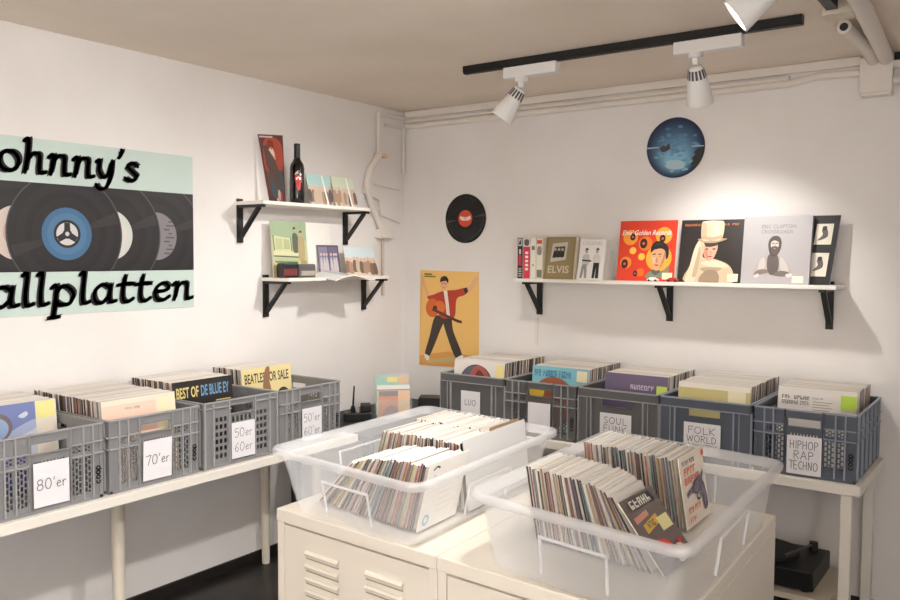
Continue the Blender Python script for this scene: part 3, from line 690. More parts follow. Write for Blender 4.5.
# --- things on the small lower shelf
LZ = 1.4775
def p_sofa(A):
    A.uv([(0, .0), (1, 0), (1, 1), (0, 1)], (186, 190, 152), False); A.uv([(0, .72), (1, .66), (1, 1), (0, 1)], (158, 178, 142), False); A.uv([(0, .0), (1, 0), (1, .22), (0, .26)], (192, 172, 122), False)
    A.uv([(.06, .46), (.08, .74), (.52, .70), (.56, .46)], (206, 208, 166), False); A.uv([(.10, .5), (.12, .7), (.30, .69), (.30, .5)], (186, 190, 140), False); A.uv([(.33, .5), (.34, .69), (.50, .67), (.52, .5)], (176, 182, 134), False)
    A.uv([(.04, .40), (.05, .47), (.72, .45), (.74, .38)], (214, 212, 172), False); A.uv([(.04, .39), (.74, .37), (.74, .35), (.04, .37)], (64, 92, 74), False); A.uv([(.05, .20), (.05, .36), (.74, .34), (.74, .2)], (186, 188, 138), False)
    A.uv([(.07, .29), (.70, .28), (.70, .25), (.07, .265)], (70, 118, 106), False); A.uv([(.06, .48), (.04, .74), (.065, .74), (.085, .48)], (84, 104, 80), False); A.uv([(.54, .47), (.53, .7), (.55, .7), (.565, .47)], (84, 104, 80), False)
    A.uv([(.60, .46), (.585, .70), (.62, .79), (.70, .79), (.76, .70), (.74, .46)], (92, 100, 84)); A.disc(.655 * A.W, .845 * A.H, .042 * A.W, (206, 160, 130)); A.uv([(.61, .86), (.655, .91), (.70, .87), (.655, .87)], (50, 40, 36))
    A.uv([(.745, .32), (.745, .66), (.79, .73), (.87, .73), (.93, .64), (.91, .32)], (176, 158, 118)); A.disc(.83 * A.W, .785 * A.H, .042 * A.W, (206, 160, 130)); A.uv([(.785, .80), (.83, .85), (.875, .81), (.83, .81)], (60, 46, 40))
    A.uv([(.76, .12), (.8, .3), (.95, .3), (.98, .12)], (170, 146, 90), False)
gf = empty('gatefold_sleeve', (0, 0, 0))
mb = MB(); A = Art(mb, wq_left(-1.157, -.905, LZ, LZ + .292, .075, .045)); A.slab(.003, mat((178, 190, 140), .4), M_CREAM); p_sofa(A); mb.build('picture_panel', gf)
mb = MB(); A = Art(mb, ((.075, -.903, LZ), (.03, -.68, LZ), (.012, -.68, LZ + .292), (.045, -.903, LZ + .292))); A.slab(.003, mat((238, 234, 226), .4), M_CREAM)
A.uv([(.3, .8), (.45, .8), (.45, .88), (.3, .88)], (120, 112, 112), False)
for k, w in enumerate((.5, .42, .46)): A.uv([(.15, .6 - k * .14), (.15 + w, .6 - k * .14), (.15 + w, .615 - k * .14), (.15, .615 - k * .14)], (196, 192, 190), False)
mb.build('text_panel', gf)
tag(gf, 'opened gatefold sleeve with green living room picture and white text page', 'record sleeve')
def p_blue(A):
    A.uv([(.05, .05), (.48, .05), (.48, .95), (.05, .95)], (132, 126, 150), False); A.uv([(.52, .05), (.95, .05), (.95, .95), (.52, .95)], (112, 104, 132), False)
    for u in (.16, .3, .42, .62, .76, .86): A.uv([(u - .06, .1), (u - .05, .5), (u, .62), (u + .05, .5), (u + .06, .1)], (62, 54, 66) if int(u * 100) % 2 else (196, 186, 190)); A.disc(u * A.W, .7 * A.H, .045 * A.W, (214, 186, 170))
cover('single_sleeve', wq_left(-.83, -.66, LZ, LZ + .172, .079, .054), .004, (84, 76, 92), (210, 206, 200), 'small sleeve with bluish purple band photos on the lower short shelf', 'record sleeve', p_blue)
cover('single_sleeve', wq_left(-.645, -.39, LZ, LZ + .165, .12, .08), .004, (220, 206, 190), (216, 210, 200), 'wide sleeve with a brownish crowd photo under pale sky by the pipe', 'record sleeve', p_crowd(5, (206, 220, 224)), rough=.25)
cm = empty('camera', (.13, -1.10, LZ), R(90 - 18))
MB().box((-.055, -.035, 0), (.035, .035, .075), M_BLACK).build('body', cm, bevel=.006)
MB().box((-.048, -.0385, .012), (.026, -.035, .046), mat((110, 40, 36), .5)).build('front_panel', cm)
MB().box((.037, -.03, 0), (.15, .03, .07), mat((92, 86, 86), .5), Matrix.Rotation(R(12), 4, 'Z')).build('case', cm, bevel=.008)
MB().box((.05, -.034, .01), (.14, -.030, .035), mat((168, 158, 148), .4), Matrix.Rotation(R(12), 4, 'Z')).build('case_label', cm)
tag(cm, 'small black camera with grey case standing before the gatefold sleeve', 'camera')
mg = MB(); NP = 14
def mag_z(t): return LZ + .006 + .026 * math.sin(math.pi * min(1, t * 1.15)) ** 1.0
for k in range(NP):
    t0, t1 = k / NP, (k + 1) / NP
    xa, xb = .08, .265
    def pt(t, x, dz): 
        y = -.905 + .30 * t
        drop = max(0, x - .2) * .55
        return (x + .02 * t, y, mag_z(t) - drop * .6 + dz)
    for dz, up in ((0, True), (-.006, False)):
        q4 = [pt(t0, xa, dz), pt(t0, xb, dz), pt(t1, xb, dz), pt(t1, xa, dz)]
        mg.face(q4 if up else q4[::-1], mat((226, 224, 220), .3) if k not in (4, 5, 9) else mat((186, 190, 196), .3))
    mg.face([pt(t0, xb, -.006), pt(t1, xb, -.006), pt(t1, xb, 0), pt(t0, xb, 0)], M_CREAM); mg.face([pt(t0, xa, 0), pt(t1, xa, 0), pt(t1, xa, -.006), pt(t0, xa, -.006)], M_CREAM)
tag(mg.build('magazine'), 'open magazine lying curled over the front edge of the lower short shelf', 'magazine')

# ------------------------------------------------------------------ crates
def holed_panel(mb, x0, x1, z0, z1, holes, T, th, m):
    """flat panel in local x,z with rectangular holes; T maps (x, depth, z), depth 0 is the outer face"""
    xs = sorted({round(v, 5) for v in [x0, x1] + [h[0] for h in holes] + [h[2] for h in holes]}); zs = sorted({round(v, 5) for v in [z0, z1] + [h[1] for h in holes] + [h[3] for h in holes]})
    def solid(i, j):
        if i < 0 or j < 0 or i >= len(xs) - 1 or j >= len(zs) - 1: return False
        cx, cz_ = (xs[i] + xs[i + 1]) / 2, (zs[j] + zs[j + 1]) / 2
        return not any(h[0] < cx < h[2] and h[1] < cz_ < h[3] for h in holes)
    G = [[solid(i, j) for j in range(len(zs) - 1)] for i in range(len(xs) - 1)]
    def g(i, j): return 0 <= i < len(xs) - 1 and 0 <= j < len(zs) - 1 and G[i][j]
    for i in range(len(xs) - 1):
        j = 0
        while j < len(zs) - 1:
            if not G[i][j]: j += 1; continue
            k = j
            while k < len(zs) - 1 and G[i][k]: k += 1
            a, b, c, d = xs[i], xs[i + 1], zs[j], zs[k]
            mb.face([T @ Vector(p) for p in ((a, 0, c), (b, 0, c), (b, 0, d), (a, 0, d))], m); mb.face([T @ Vector(p) for p in ((a, th, c), (a, th, d), (b, th, d), (b, th, c))], m)
            mb.face([T @ Vector(p) for p in ((a, 0, d), (b, 0, d), (b, th, d), (a, th, d))], m); mb.face([T @ Vector(p) for p in ((a, 0, c), (a, th, c), (b, th, c), (b, 0, c))], m)
            j = k
        for j in range(len(zs) - 1):
            if G[i][j]:
                if not g(i - 1, j): mb.face([T @ Vector(p) for p in ((xs[i], 0, zs[j]), (xs[i], 0, zs[j + 1]), (xs[i], th, zs[j + 1]), (xs[i], th, zs[j]))], m)
                if not g(i + 1, j): mb.face([T @ Vector(p) for p in ((xs[i + 1], 0, zs[j]), (xs[i + 1], th, zs[j]), (xs[i + 1], th, zs[j + 1]), (xs[i + 1], 0, zs[j + 1]))], m)
CW, CL, CH = .384, .55, .272
def bricks(x0, x1, n, z0, z1, rows, w=.0085, gap=.005, off=True):
    out = []; p = (x1 - x0) / n; rp = (z1 - z0) / rows
    for c in range(n):
        cx = x0 + p * (c + .5); o = rp / 2 if (off and c % 2) else 0
        for r in range(rows + (1 if o else 0)):
            a = z0 + r * rp - o + gap / 2; b = a + rp - gap
            a, b = max(a, z0), min(b, z1)
            if b - a > .004: out.append((cx - w / 2, a, cx + w / 2, b))
    return out
def crate_mesh(kind, m):
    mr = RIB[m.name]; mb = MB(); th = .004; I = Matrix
    front = Matrix.Translation((0, -CL / 2, 0)); back = Matrix.Translation((0, CL / 2, 0)) @ Matrix.Rotation(math.pi, 4, 'Z')
    right = Matrix.Translation((CW / 2, 0, 0)) @ Matrix.Rotation(R(90), 4, 'Z'); left = Matrix.Translation((-CW / 2, 0, 0)) @ Matrix.Rotation(R(-90), 4, 'Z')
    def mirror(hs): return hs + [(-h[2], h[1], -h[0], h[3]) for h in hs]
    hw = CW / 2
    slot = (-.062, .203, .062, .236)
    if kind == 'brick':
        H = mirror(bricks(.076, .115, 3, .03, .158, 6) + bricks(.124, .15, 2, .03, .158, 6) + bricks(.08, .112, 3, .176, .205, 2) + bricks(.124, .148, 2, .176, .205, 2)) + [slot] + bricks(-.055, .055, 9, .163, .176, 1, .006, .002, False)
    elif kind == 'grid':
        H = mirror(bricks(.074, .14, 3, .03, .21, 6, .0145, .011, False)) + [(-.062, .212, .062, .244)] + bricks(-.055, .055, 5, .172, .2, 1, .013, .004, False)
    elif kind == 'solid': H = [(-.068, .196, .068, .226)]
    else: H = []
    Hs = []
    if kind == 'brick':
        for c in (-.2, -.1, .1, .2): Hs += bricks(c - .032, c + .032, 4, .03, .158, 6) + bricks(c - .032, c + .032, 4, .176, .205, 2)
        Hs += [(-.062, .203, .062, .236)]
    elif kind == 'grid':
        for c in (-.2, -.1, .1, .2): Hs += bricks(c - .04, c + .04, 4, .03, .2, 6, .013, .011, False)
    HB = H
    if kind == 'brick': HB = [slot]; Hs2 = [(-.062, .203, .062, .236)] + [h for c in (-.2, .2) for h in bricks(c - .03, c + .03, 3, .05, .15, 3, .012, .01)]
    holed_panel(mb, -hw, hw, 0, CH - .004, H, front, th, m); holed_panel(mb, -hw, hw, 0, CH - .004, HB if kind != 'closed' else [], back, th, m)
    hl = CL / 2 - .004
    holed_panel(mb, -hl, hl, 0, CH - .004, Hs, right, th, m); holed_panel(mb, -hl, hl, 0, CH - .004, Hs if kind != 'brick' else Hs2, left, th, m)
    mb.box((-hw + .004, -hl, .001), (hw - .004, hl, .006), m)
    pr = .009
    def hrib(z0, z1, gap=None, p=pr):
        for s, ln, T in ((0, hw, front), (1, hw, back), (2, CL / 2, right), (3, CL / 2, left)):
            segs = [(-ln, ln)] if not (gap and s < 2) else [(-ln, gap[0]), (gap[1], ln)]
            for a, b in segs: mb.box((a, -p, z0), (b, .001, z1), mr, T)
    def vrib(x, z0, z1, w=.0055, p=pr, T=front):
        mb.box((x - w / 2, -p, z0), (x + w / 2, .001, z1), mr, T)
    hrib(CH - .006, CH, None, .008)
    for T in (front, back, right, left):
        L_ = hw if T in (front, back) else CL / 2
        mb.box((-L_, -.002, 0), (L_, .001, .012), m, T)
    for sx in (-1, 1):       # corner posts
        for sy in (-1, 1): mb.box((sx * hw - sx * .012, sy * CL / 2 - sy * .012, .003), (sx * (hw + .002), sy * (CL / 2 + .002), CH - .003), m)
    if kind == 'brick':
        hrib(.205, .2095, (-.068, .068)); hrib(.163, .1675, (-.068, .068))
        for T, xsr in ((front, (.072, .118, .154)), (right, (.05, .15, .25)), (left, (.05, .15, .25))):
            for x in xsr:
                for s in (-1, 1): vrib(s * x, .012, CH, T=T)
        for s in (-1, 1): vrib(s * .072, .012, CH, .004, .009)
        mb.box((-.072, -.009, .199), (.072, .001, .203), m, front); mb.box((-.072, -.006, .236), (.072, .001, .240), m, front)
    elif kind == 'grid':
        for s in (-1, 1): vrib(s * .069, .012, CH); vrib(s * .15, .012, CH, .006); vrib(s * .193, .0, CH, .008)
        mb.box((-.069, -.007, .206), (.069, .001, .211), m, front); hrib(.244, .248, (-.07, .07))
        for T in (right, left):
            for x in (.05, .15, .25):
                for s in (-1, 1): vrib(s * x, .012, CH, T=T)
    else:
        hrib(.228, .232); mb.box((-hw, -.0055, .232), (hw, 0, CH - .004), m, front)
        for s in (-1, 1): vrib(s * .128, .0, .23, .006, .011); vrib(s * .150, .0, .23, .004, .008)
        for T in (right, left):
            mb.box((-CL / 2, -.0055, .232), (CL / 2, 0, CH - .004), m, T)
            for x in (.08, .2, .27):
                for s in (-1, 1): vrib(s * x, 0, .23, .006, .011, T)
        if kind == 'solid': mb.box((-.072, -.004, .190), (.072, 0, .196), m, front)
    return mb
RIB = {M_GREY_CRATE.name: mat((162, 161, 161), .42), M_DARK_CRATE.name: mat((158, 158, 158), .42), M_BLUE_CRATE.name: mat((150, 157, 170), .42)}  # lighter ribs: edge highlights put into the colour, along with wear
CRATE_ME = {}
def crate(kind, m, loc, rz, lines, label, card=(-.062, .022, .062, .172), logo=True, wid=.0022, blank=False, tilt=0):
    root = empty('record_crate', loc, rz)
    key = (kind, m.name)
    if key not in CRATE_ME: o = crate_mesh(kind, m).build('body', root); CRATE_ME[key] = o.data
    else:
        o = bpy.data.objects.new('body', CRATE_ME[key]); COL.objects.link(o); o.parent = root
    f = -CL / 2 - .0105
    mb = MB(); x0, z0, x1, z1 = card
    A = Art(mb, ((x0, f, z0), (x1, f, z0), (x1 + tilt, f, z1), (x0 + tilt, f, z1))); A.slab(.001, mat((238, 235, 238), .6), mat((230, 228, 226), .6))
    n = len(lines); lh = A.H * min(.62 / max(n, 1), .24)
    for i, t in enumerate(lines):
        w = A.W * min(.84, .17 * len(t) + .1)
        yy = A.H * (.5 + (n / 2 - i - .5) * (.8 / max(n, 1)) * (1 if n > 1 else 0)) - lh / 2
        A.hand(t, (A.W - w) / 2, yy, w, lh, wid)
    mb.build('label_card', root)
    if logo and kind == 'brick':
        mb = MB(); fx = -CL / 2 - .0026
        A = Art(mb, ((.186, fx, .048), (.186, fx, .13), (.164, fx, .13), (.164, fx, .048)))      # reads upward
        x = .006
        for c in 'coop':
            if c == 'c': A.stroke(arc(x + .008, .011, .006, .007, 50, 310), .0046, (24, 23, 25), False)
            else: A.stroke(arc(x + .008, .011, .006, .007, 0, 360, 14), .0046, (24, 23, 25), False)
            if c == 'p': A.stroke([(x + .002, .014), (x + .002, .0)], .0046, (24, 23, 25), False)
            x += .0165
        mb.build('lettering', root)
    return tag(root, label, 'crate', 'record crates')
TL, TR_ = .724, .708
# left table row: fronts face the room (+x)
L_Y = (-2.625, -2.212, -1.795, -1.388)
XF = .575; XC = XF - CL / 2 - .005
crate('brick', M_GREY_CRATE, (XC + .002, L_Y[0], TL), R(90), ["80'er"], "grey perforated crate with white card reading 80'er", wid=.003)
crate('brick', M_GREY_CRATE, (XC, L_Y[1], TL), R(90), ["70'er"], "grey perforated crate with white card reading 70'er", wid=.003, tilt=.004)
crate('grid', M_GREY_CRATE, (XC, L_Y[2], TL + .002), R(90), ['50er', '60er'], 'grey crate with square grid holes, third along the banner wall', wid=.0024)
crate('brick', M_GREY_CRATE, (XC - .005, L_Y[3], TL), R(90), ["50'er", "60'er"], 'grey perforated crate at the corner end of the banner wall table', wid=.0024)
R_X = (.906, 1.310, 1.714, 2.118, 2.5245)
YF_ = -.57; YC = YF_ + CL / 2
crate('closed', M_DARK_CRATE, (R_X[0], YC, TR_), 0, ['LUO'], 'dark grey solid crate with white card reading LUO', card=(-.058, .07, .06, .19), wid=.003)
crate('brick', M_DARK_CRATE, (R_X[1], YC, TR_), 0, [], 'dark grey perforated crate with blank-looking card between two solid crates')
crate('solid', M_DARK_CRATE, (R_X[2], YC, TR_), 0, ['SOUL', 'FUNK', 'DISCO'], 'dark grey solid crate with white card reading SOUL FUNK', card=(-.08, .02, .075, .165), wid=.0028)
crate('solid', M_BLUE_CRATE, (R_X[3], YC, TR_), 0, ['FOLK', 'WORLD', 'COUNTRY'], 'bluish grey solid crate with white card reading FOLK WORLD COUNTRY', card=(-.085, .03, .075, .17), wid=.0028)
crate('brick', M_BLUE_CRATE, (R_X[4], YC, TR_), 0, ['HIPHOP', 'RAP', 'TECHNO'], 'bluish grey perforated crate with white card reading HIPHOP RAP TECHNO', card=(-.062, .012, .07, .168), wid=.0028)

# ------------------------------------------------------------------ record sleeves in the crates
def sleeve_mesh(name, w, h, t, side, top, cov):
    mb = MB(); x = w / 2
    mb.face([(-x, -t / 2, 0), (x, -t / 2, 0), (x, -t / 2, h), (-x, -t / 2, h)], cov); mb.face([(x, t / 2, 0), (-x, t / 2, 0), (-x, t / 2, h), (x, t / 2, h)], cov)
    mb.face([(x, -t / 2, 0), (x, t / 2, 0), (x, t / 2, h), (x, -t / 2, h)], side); mb.face([(-x, t / 2, 0), (-x, -t / 2, 0), (-x, -t / 2, h), (-x, t / 2, h)], side)
    mb.face([(-x, -t / 2, h), (x, -t / 2, h), (x, t / 2, h), (-x, t / 2, h)], top); mb.face([(-x, t / 2, 0), (x, t / 2, 0), (x, -t / 2, 0), (-x, -t / 2, 0)], top)
    return mb
LPM = [sleeve_mesh('record_sleeve', .315, .323, t, M_LPSIDE, M_LPTOP, M_LPTOP).build('record_sleeve') for t in (.0112, .0118, .0106)]
SGM = [sleeve_mesh('single_sleeve', .182, .182, t, M_SGSIDE, M_SGTOP, M_SGTOP).build('single_sleeve') for t in (.0050, .0046, .0054)]
PROTO = {'lp': [o.data for o in LPM], 'sg': [o.data for o in SGM]}
for o in LPM + SGM: bpy.data.objects.remove(o)
def place_sleeve(name, data, M, label, group, cat='record sleeve'):
    o = bpy.data.objects.new(name, data); COL.objects.link(o); o.matrix_world = M
    return tag(o, label, cat, group)
def front_sleeve(w, h, t, M, rgb, paint, label, name='record_sleeve', edge=(226, 218, 204), rough=.4):
    mb = MB(); A = Art(mb, ((-w / 2, -t / 2, 0), (w / 2, -t / 2, 0), (w / 2, -t / 2, h), (-w / 2, -t / 2, h))); A.slab(t, mat(rgb, rough), mat(edge, .5)); paint(A)
    o = mb.build(name); o.matrix_world = M
    return tag(o, label, 'record sleeve')
def fill_crate(loc, rz, n, d0, d1, lean, label, group, front, off=0.0):
    base = Matrix.Translation(Vector(loc) + Vector((0, 0, .0095))) @ Matrix.Rotation(rz, 4, 'Z')
    n = int((d1 - d0) / .0127) + 1
    for i in range(n):
        y = -CL / 2 + d0 + (d1 - d0) * i / (n - 1)
        a = lean + random.uniform(-.12, .12)
        M = base @ Matrix.Translation((off + random.uniform(-.004, .004), y, 0)) @ Matrix.Rotation(R(-a), 4, 'X')
        if i == 0:
            front_sleeve(.315, .322, .005, base @ Matrix.Translation((off, y - .002, 0)) @ Matrix.Rotation(R(-lean), 4, 'X'), *front)
        else: place_sleeve('record_sleeve', random.choice(PROTO['lp']), M @ Matrix.Diagonal((1, 1, random.uniform(.990, 1.0), 1)), label, group)
def f_sky(A):
    A.uv([(0, .3), (.75, .3), (.75, 1), (0, 1)], (120, 132, 182), False); A.uv([(0, .5), (.1, .66), (.3, .7), (.5, .64), (.75, .72), (.75, .4), (0, .4)], (202, 206, 218)); A.uv([(.3, .62), (.5, .72), (.74, .8), (.74, .7), (.5, .62)], (168, 178, 208))
    A.disc(.26 * A.W, .76 * A.H, .22 * A.W, (122, 106, 112), ry=.17 * A.H); A.disc(.25 * A.W, .745 * A.H, .185 * A.W, (150, 172, 206), ry=.135 * A.H); A.disc(.24 * A.W, .75 * A.H, .08 * A.W, (186, 204, 222), ry=.06 * A.H); A.disc(.24 * A.W, .75 * A.H, .035 * A.W, (92, 104, 146))
    A.uv([(.04, .6), (.2, .66), (.4, .6), (.2, .55)], (222, 222, 226)); A.uv([(.55, .86), (.64, .9), (.66, .86), (.6, .83)], (206, 212, 226))
    A.uv([(.75, 0), (1, 0), (1, 1), (.75, 1)], (232, 222, 206), False); A.uv([(.76, .8), (.98, .8), (.98, .99), (.76, .99)], (238, 228, 150), False); A.uv([(0, 0), (.75, 0), (.75, .4), (0, .4)], (72, 66, 130), False)
def f_pink(A): A.uv([(.0, .2), (.72, .2), (.72, .94), (0, .94)], (240, 206, 186), False); A.worn((8,), .3 * A.W, .87 * A.H, .2 * A.W, .03 * A.H, (170, 160, 166)); A.uv([(.74, .1), (.98, .1), (.98, .96), (.74, .96)], (242, 228, 192), False)
def f_best(A):
    A.text('BEST OF', .06 * A.W, .78 * A.H, .36 * A.W, .14 * A.H, (232, 214, 140), bold=.02); A.text('DE BLUE EY', .46 * A.W, .78 * A.H, .48 * A.W, .14 * A.H, (118, 166, 204), bold=.02)
    A.uv([(.42, .5), (.5, .66), (.66, .6), (.72, .5)], (206, 160, 110))
    for k in range(4): A.uv([(.7, .68 - k * .05), (.96, .68 - k * .05), (.96, .695 - k * .05), (.7, .695 - k * .05)], (214, 196, 130), False)
def f_sale(A):
    A.text('BEATLES FOR SALE', .06 * A.W, .78 * A.H, .88 * A.W, .14 * A.H, (52, 48, 44), bold=.015)
    A.uv([(.4, .5), (.42, .8), (.48, .98), (.56, .98), (.54, .8), (.56, .6)], (150, 112, 84)); A.uv([(.68, .4), (.7, .6), (.82, .66), (.94, .58), (.96, .4)], (60, 54, 52)); A.uv([(.04, .4), (.08, .58), (.2, .6), (.28, .4)], (200, 180, 120))
def f_pic(A):
    A.disc(.45 * A.W, .62 * A.H, .33 * A.W, (60, 58, 66), n=48); A.disc(.45 * A.W, .62 * A.H, .315 * A.W, (92, 100, 112), n=48); A.uv([(.3, .6), (.4, .9), (.6, .9), (.74, .62)], (176, 92, 84)); A.uv([(.42, .7), (.5, .86), (.62, .74)], (120, 50, 50)); sticker(A, .84, .6, .99, .96, (238, 222, 150))
def f_teal(A):
    A.uv([(0, .72), (1, .72), (1, 1), (0, 1)], (132, 192, 204), False); A.worn((3, 6, 5,), .04 * A.W, .84 * A.H, .66 * A.W, .1 * A.H, (58, 120, 160), bold=.02)
    A.disc(.4 * A.W, .45 * A.H, .4 * A.W, (160, 92, 62), n=48); A.disc(.1 * A.W, .6 * A.H, .14 * A.W, (232, 196, 70)); sticker(A, .8, .8, .98, .97)
def f_purple(A):
    A.worn((7,), .42 * A.W, .78 * A.H, .38 * A.W, .07 * A.H, (206, 194, 208)); A.uv([(.46, .7), (.8, .7), (.8, .715), (.46, .715)], (170, 156, 176), False); A.uv([(.66, .6), (.76, .6), (.76, .65), (.66, .65)], (222, 214, 214), False); A.uv([(.83, .68), (.99, .68), (.99, .86), (.83, .86)], (206, 226, 96), False)
def f_cream(A): A.uv([(.0, .2), (1, .2), (1, .93), (0, .93)], (206, 192, 130), False); sticker(A, .7, .78, .94, .96, (236, 226, 190)); A.uv([(0, .93), (1, .93), (1, 1), (0, 1)], (236, 228, 214), False)
def f_white(A):
    A.worn((3, 5,), .05 * A.W, .84 * A.H, .36 * A.W, .05 * A.H, (120, 112, 106)); A.worn((9, 5,), .05 * A.W, .77 * A.H, .36 * A.W, .05 * A.H, (130, 122, 116)); A.worn((4, 3,), .45 * A.W, .86 * A.H, .14 * A.W, .02 * A.H, (150, 140, 132))
    for k in range(4): A.uv([(.45, .82 - k * .035), (.7 - .04 * (k % 2), .82 - k * .035), (.7 - .04 * (k % 2), .83 - k * .035), (.45, .83 - k * .035)], (170, 160, 150), False)
    A.uv([(.8, .76), (.99, .76), (.99, .94), (.8, .94)], (190, 222, 70), False); A.worn((4,), .78 * A.W, .66 * A.H, .1 * A.W, .03 * A.H, (140, 130, 124))
xl = lambda i, dz=0: (XC, L_Y[i], TL + dz)
yr = lambda i: (R_X[i], YC, TR_)
fill_crate(xl(0), R(90), 23, .25, .490, 5.5, "record sleeve packed behind the blue sky cover in the crate marked 80'er", '80s records', ((186, 186, 200), f_sky, 'blue record sleeve with cloud picture and yellow sticker in the 80\'er crate'), .02)
fill_crate(xl(1), R(90), 38, .035, .490, 5.5, "record sleeve packed behind the pale pink cover in the crate marked 70'er", '70s records', ((242, 222, 204), f_pink, "pale pink record sleeve at the front of the 70'er crate"), -.026)
fill_crate(xl(2), R(90), 28, .215, .490, 5.5, 'record sleeve packed behind the black lettered cover in the square-holed crate', 'records in the square-holed crate', ((48, 44, 44), f_best, 'black record sleeve lettered in yellow and blue in the square-holed crate'), -.01)
fill_crate(xl(3), R(90), 20, .30, .490, 5.5, 'record sleeve packed behind the yellow lettered cover in the crate at the table end', 'records in the corner-end crate', ((234, 216, 158), f_sale, 'yellowish record sleeve with large dark lettering in the crate at the table end'), .024)
fill_crate(yr(0), 0, 38, .085, .490, 5.5, 'record sleeve packed behind the round picture cover in the crate marked LUO', 'records in the LUO crate', ((232, 224, 216), f_pic, 'white record sleeve showing a dark round picture in the LUO crate'), -.026)
fill_crate(yr(1), 0, 34, .135, .490, 5.5, 'record sleeve packed behind the turquoise cover in the crate with the blank-looking card', 'records in the blank card crate', ((176, 206, 196), f_teal, 'turquoise record sleeve with brown disc picture in the crate beside LUO'), .024)
fill_crate(yr(2), 0, 33, .13, .490, 5.5, 'record sleeve packed behind the purple cover in the SOUL FUNK crate', 'records in the soul crate', ((112, 98, 126), f_purple, 'purple record sleeve with lime green sticker in the SOUL FUNK crate'), .025)
fill_crate(yr(3), 0, 38, .05, .490, 5.5, 'record sleeve packed behind the tan edged cover in the FOLK WORLD COUNTRY crate', 'records in the folk crate', ((214, 200, 150), f_cream, 'tan record sleeve with cream sticker in the FOLK WORLD COUNTRY crate'), .015)
fill_crate(yr(4), 0, 28, .20, .490, 5.5, 'record sleeve packed behind the white cover in the HIPHOP RAP TECHNO crate', 'records in the hiphop crate', ((232, 226, 218), f_white, 'white record sleeve with grey print and green sticker in the HIPHOP crate'), .0)

# ------------------------------------------------------------------ tables
lt = empty('table', (.0, 0, 0))
MB().box((.012, -3.3, TL - .038), (.60, -1.10, TL), M_WHITE).build('table_top', lt, bevel=.003)
for x, y in ((.43, -2.285), (.062, -1.212), (.43, -1.212), (.43, -3.2), (.062, -3.2)):
    MB().lathe([(.019, 0), (.020, .02), (.0235, .35), (.027, TL - .045), (.04, TL - .042), (.04, TL - .038)], mat((226, 216, 200), .4), 24, Matrix.Translation((x, y, 0))).build('leg', lt)
tag(lt, 'long white table with round legs under the banner, carrying four grey crates', 'table')
rt = empty('table', (0, 0, 0))
MB().box((.665, -.602, TR_ - .04), (2.742, -.012, TR_), M_WHITE).build('table_top', rt, bevel=.003)
for x, y in ((2.69, -.565), (2.69, -.045), (.715, -.565), (.715, -.045)):
    MB().box((x - .021, y - .021, 0), (x + .021, y + .021, TR_ - .04), M_WHITE).build('leg', rt, bevel=.003)
tag(rt, 'white table with square legs below the long shelf, carrying five crates', 'table')

# ------------------------------------------------------------------ corner: black side table, clear rack, radio
cs = empty('side_table', (0, 0, 0))
MB().box((.03, -1.04, .675), (.62, -.03, .70), M_BLACKM).build('table_top', cs, bevel=.003)
for x, y in ((.07, -1.0), (.58, -1.0), (.07, -.07), (.58, -.07)): MB().box((x - .02, y - .02, 0), (x + .02, y + .02, .675), M_BLACKM).build('leg', cs)
tag(cs, 'black side table in the corner between the two rows of crates', 'table')
rd = empty('radio_receiver', (.275, -.745, .70), R(45))
MB().box((-.075, -.05, 0), (.075, .05, .045), M_BLACK).box((.02, -.03, .045), (.075, .05, .085), M_BLACKM).build('body', rd, bevel=.006)
MB().rod((-.025, 0, .045), (-.022, 0, .075), .013, .011, M_BLACK).rod((-.022, 0, .075), (-.016, 0, .185), .0055, .004, M_BLACK).build('antenna', rd)
MB().rod((.0, -.02, .045), (.0, -.02, .068), .012, .012, mat((160, 156, 150), .4)).build('knob', rd)
tag(rd, 'small black radio device with upright antenna on the black side table', 'radio')
sp = MB().box((-.07, -.06, 0), (.07, .06, .085), M_BLACK, Matrix.Translation((.45, -.30, .70)) @ Matrix.Rotation(R(30), 4, 'Z'))
tag(sp.build('speaker_box'), 'small black box on the side table behind the clear rack', 'box')
rk = empty('display_rack', (.385, -.575, .70), R(45))
MB().box((-.1, -.07, 0), (.1, .07, .005), M_ACRYL).build('base', rk)
MB().box((-.1, .065, .005), (.1, .07, .235), M_ACRYL).build('back_panel', rk)
MB().box((-.1, -.07, .005), (.1, -.066, .11), M_ACRYL).build('front_panel', rk)
for s in (-1, 1): MB().box((s * .1, -.066, .005), (s * .096, .065, .11), M_ACRYL).build('side_panel', rk)
tag(rk, 'clear acrylic display rack of singles standing in the corner', 'rack')
rkM = Matrix.Translation((.385, -.575, .706)) @ Matrix.Rotation(R(45), 4, 'Z')
def f_orange(A):
    A.uv([(0, .82), (1, .82), (1, 1), (0, 1)], (236, 232, 226), False); A.uv([(.06, .66), (.64, .66), (.64, .82), (.06, .82)], (150, 146, 150), False); A.uv([(.0, .83), (1, .83), (1, .87), (0, .87)], (170, 140, 120), False)
    A.uv([(.04, .04), (.64, .04), (.64, .66), (.04, .66)], (214, 158, 130), False); A.uv([(.15, .04), (.3, .3), (.45, .4), (.62, .3), (.62, .04)], (170, 140, 140)); A.uv([(.66, .04), (.97, .04), (.97, .8), (.66, .8)], (232, 196, 160), False)
front_sleeve(.18, .18, .004, rkM @ Matrix.Translation((0, -.05, 0)) @ Matrix.Rotation(R(-6), 4, 'X'), (230, 198, 170), f_orange, 'orange and white single sleeve at the front of the clear rack', 'single_sleeve')
def f_mint(A): A.uv([(.35, .84), (.68, .84), (.68, .98), (.35, .98)], (240, 222, 150), False); A.uv([(.7, .8), (1, .8), (1, 1), (.7, 1)], (226, 196, 160), False)
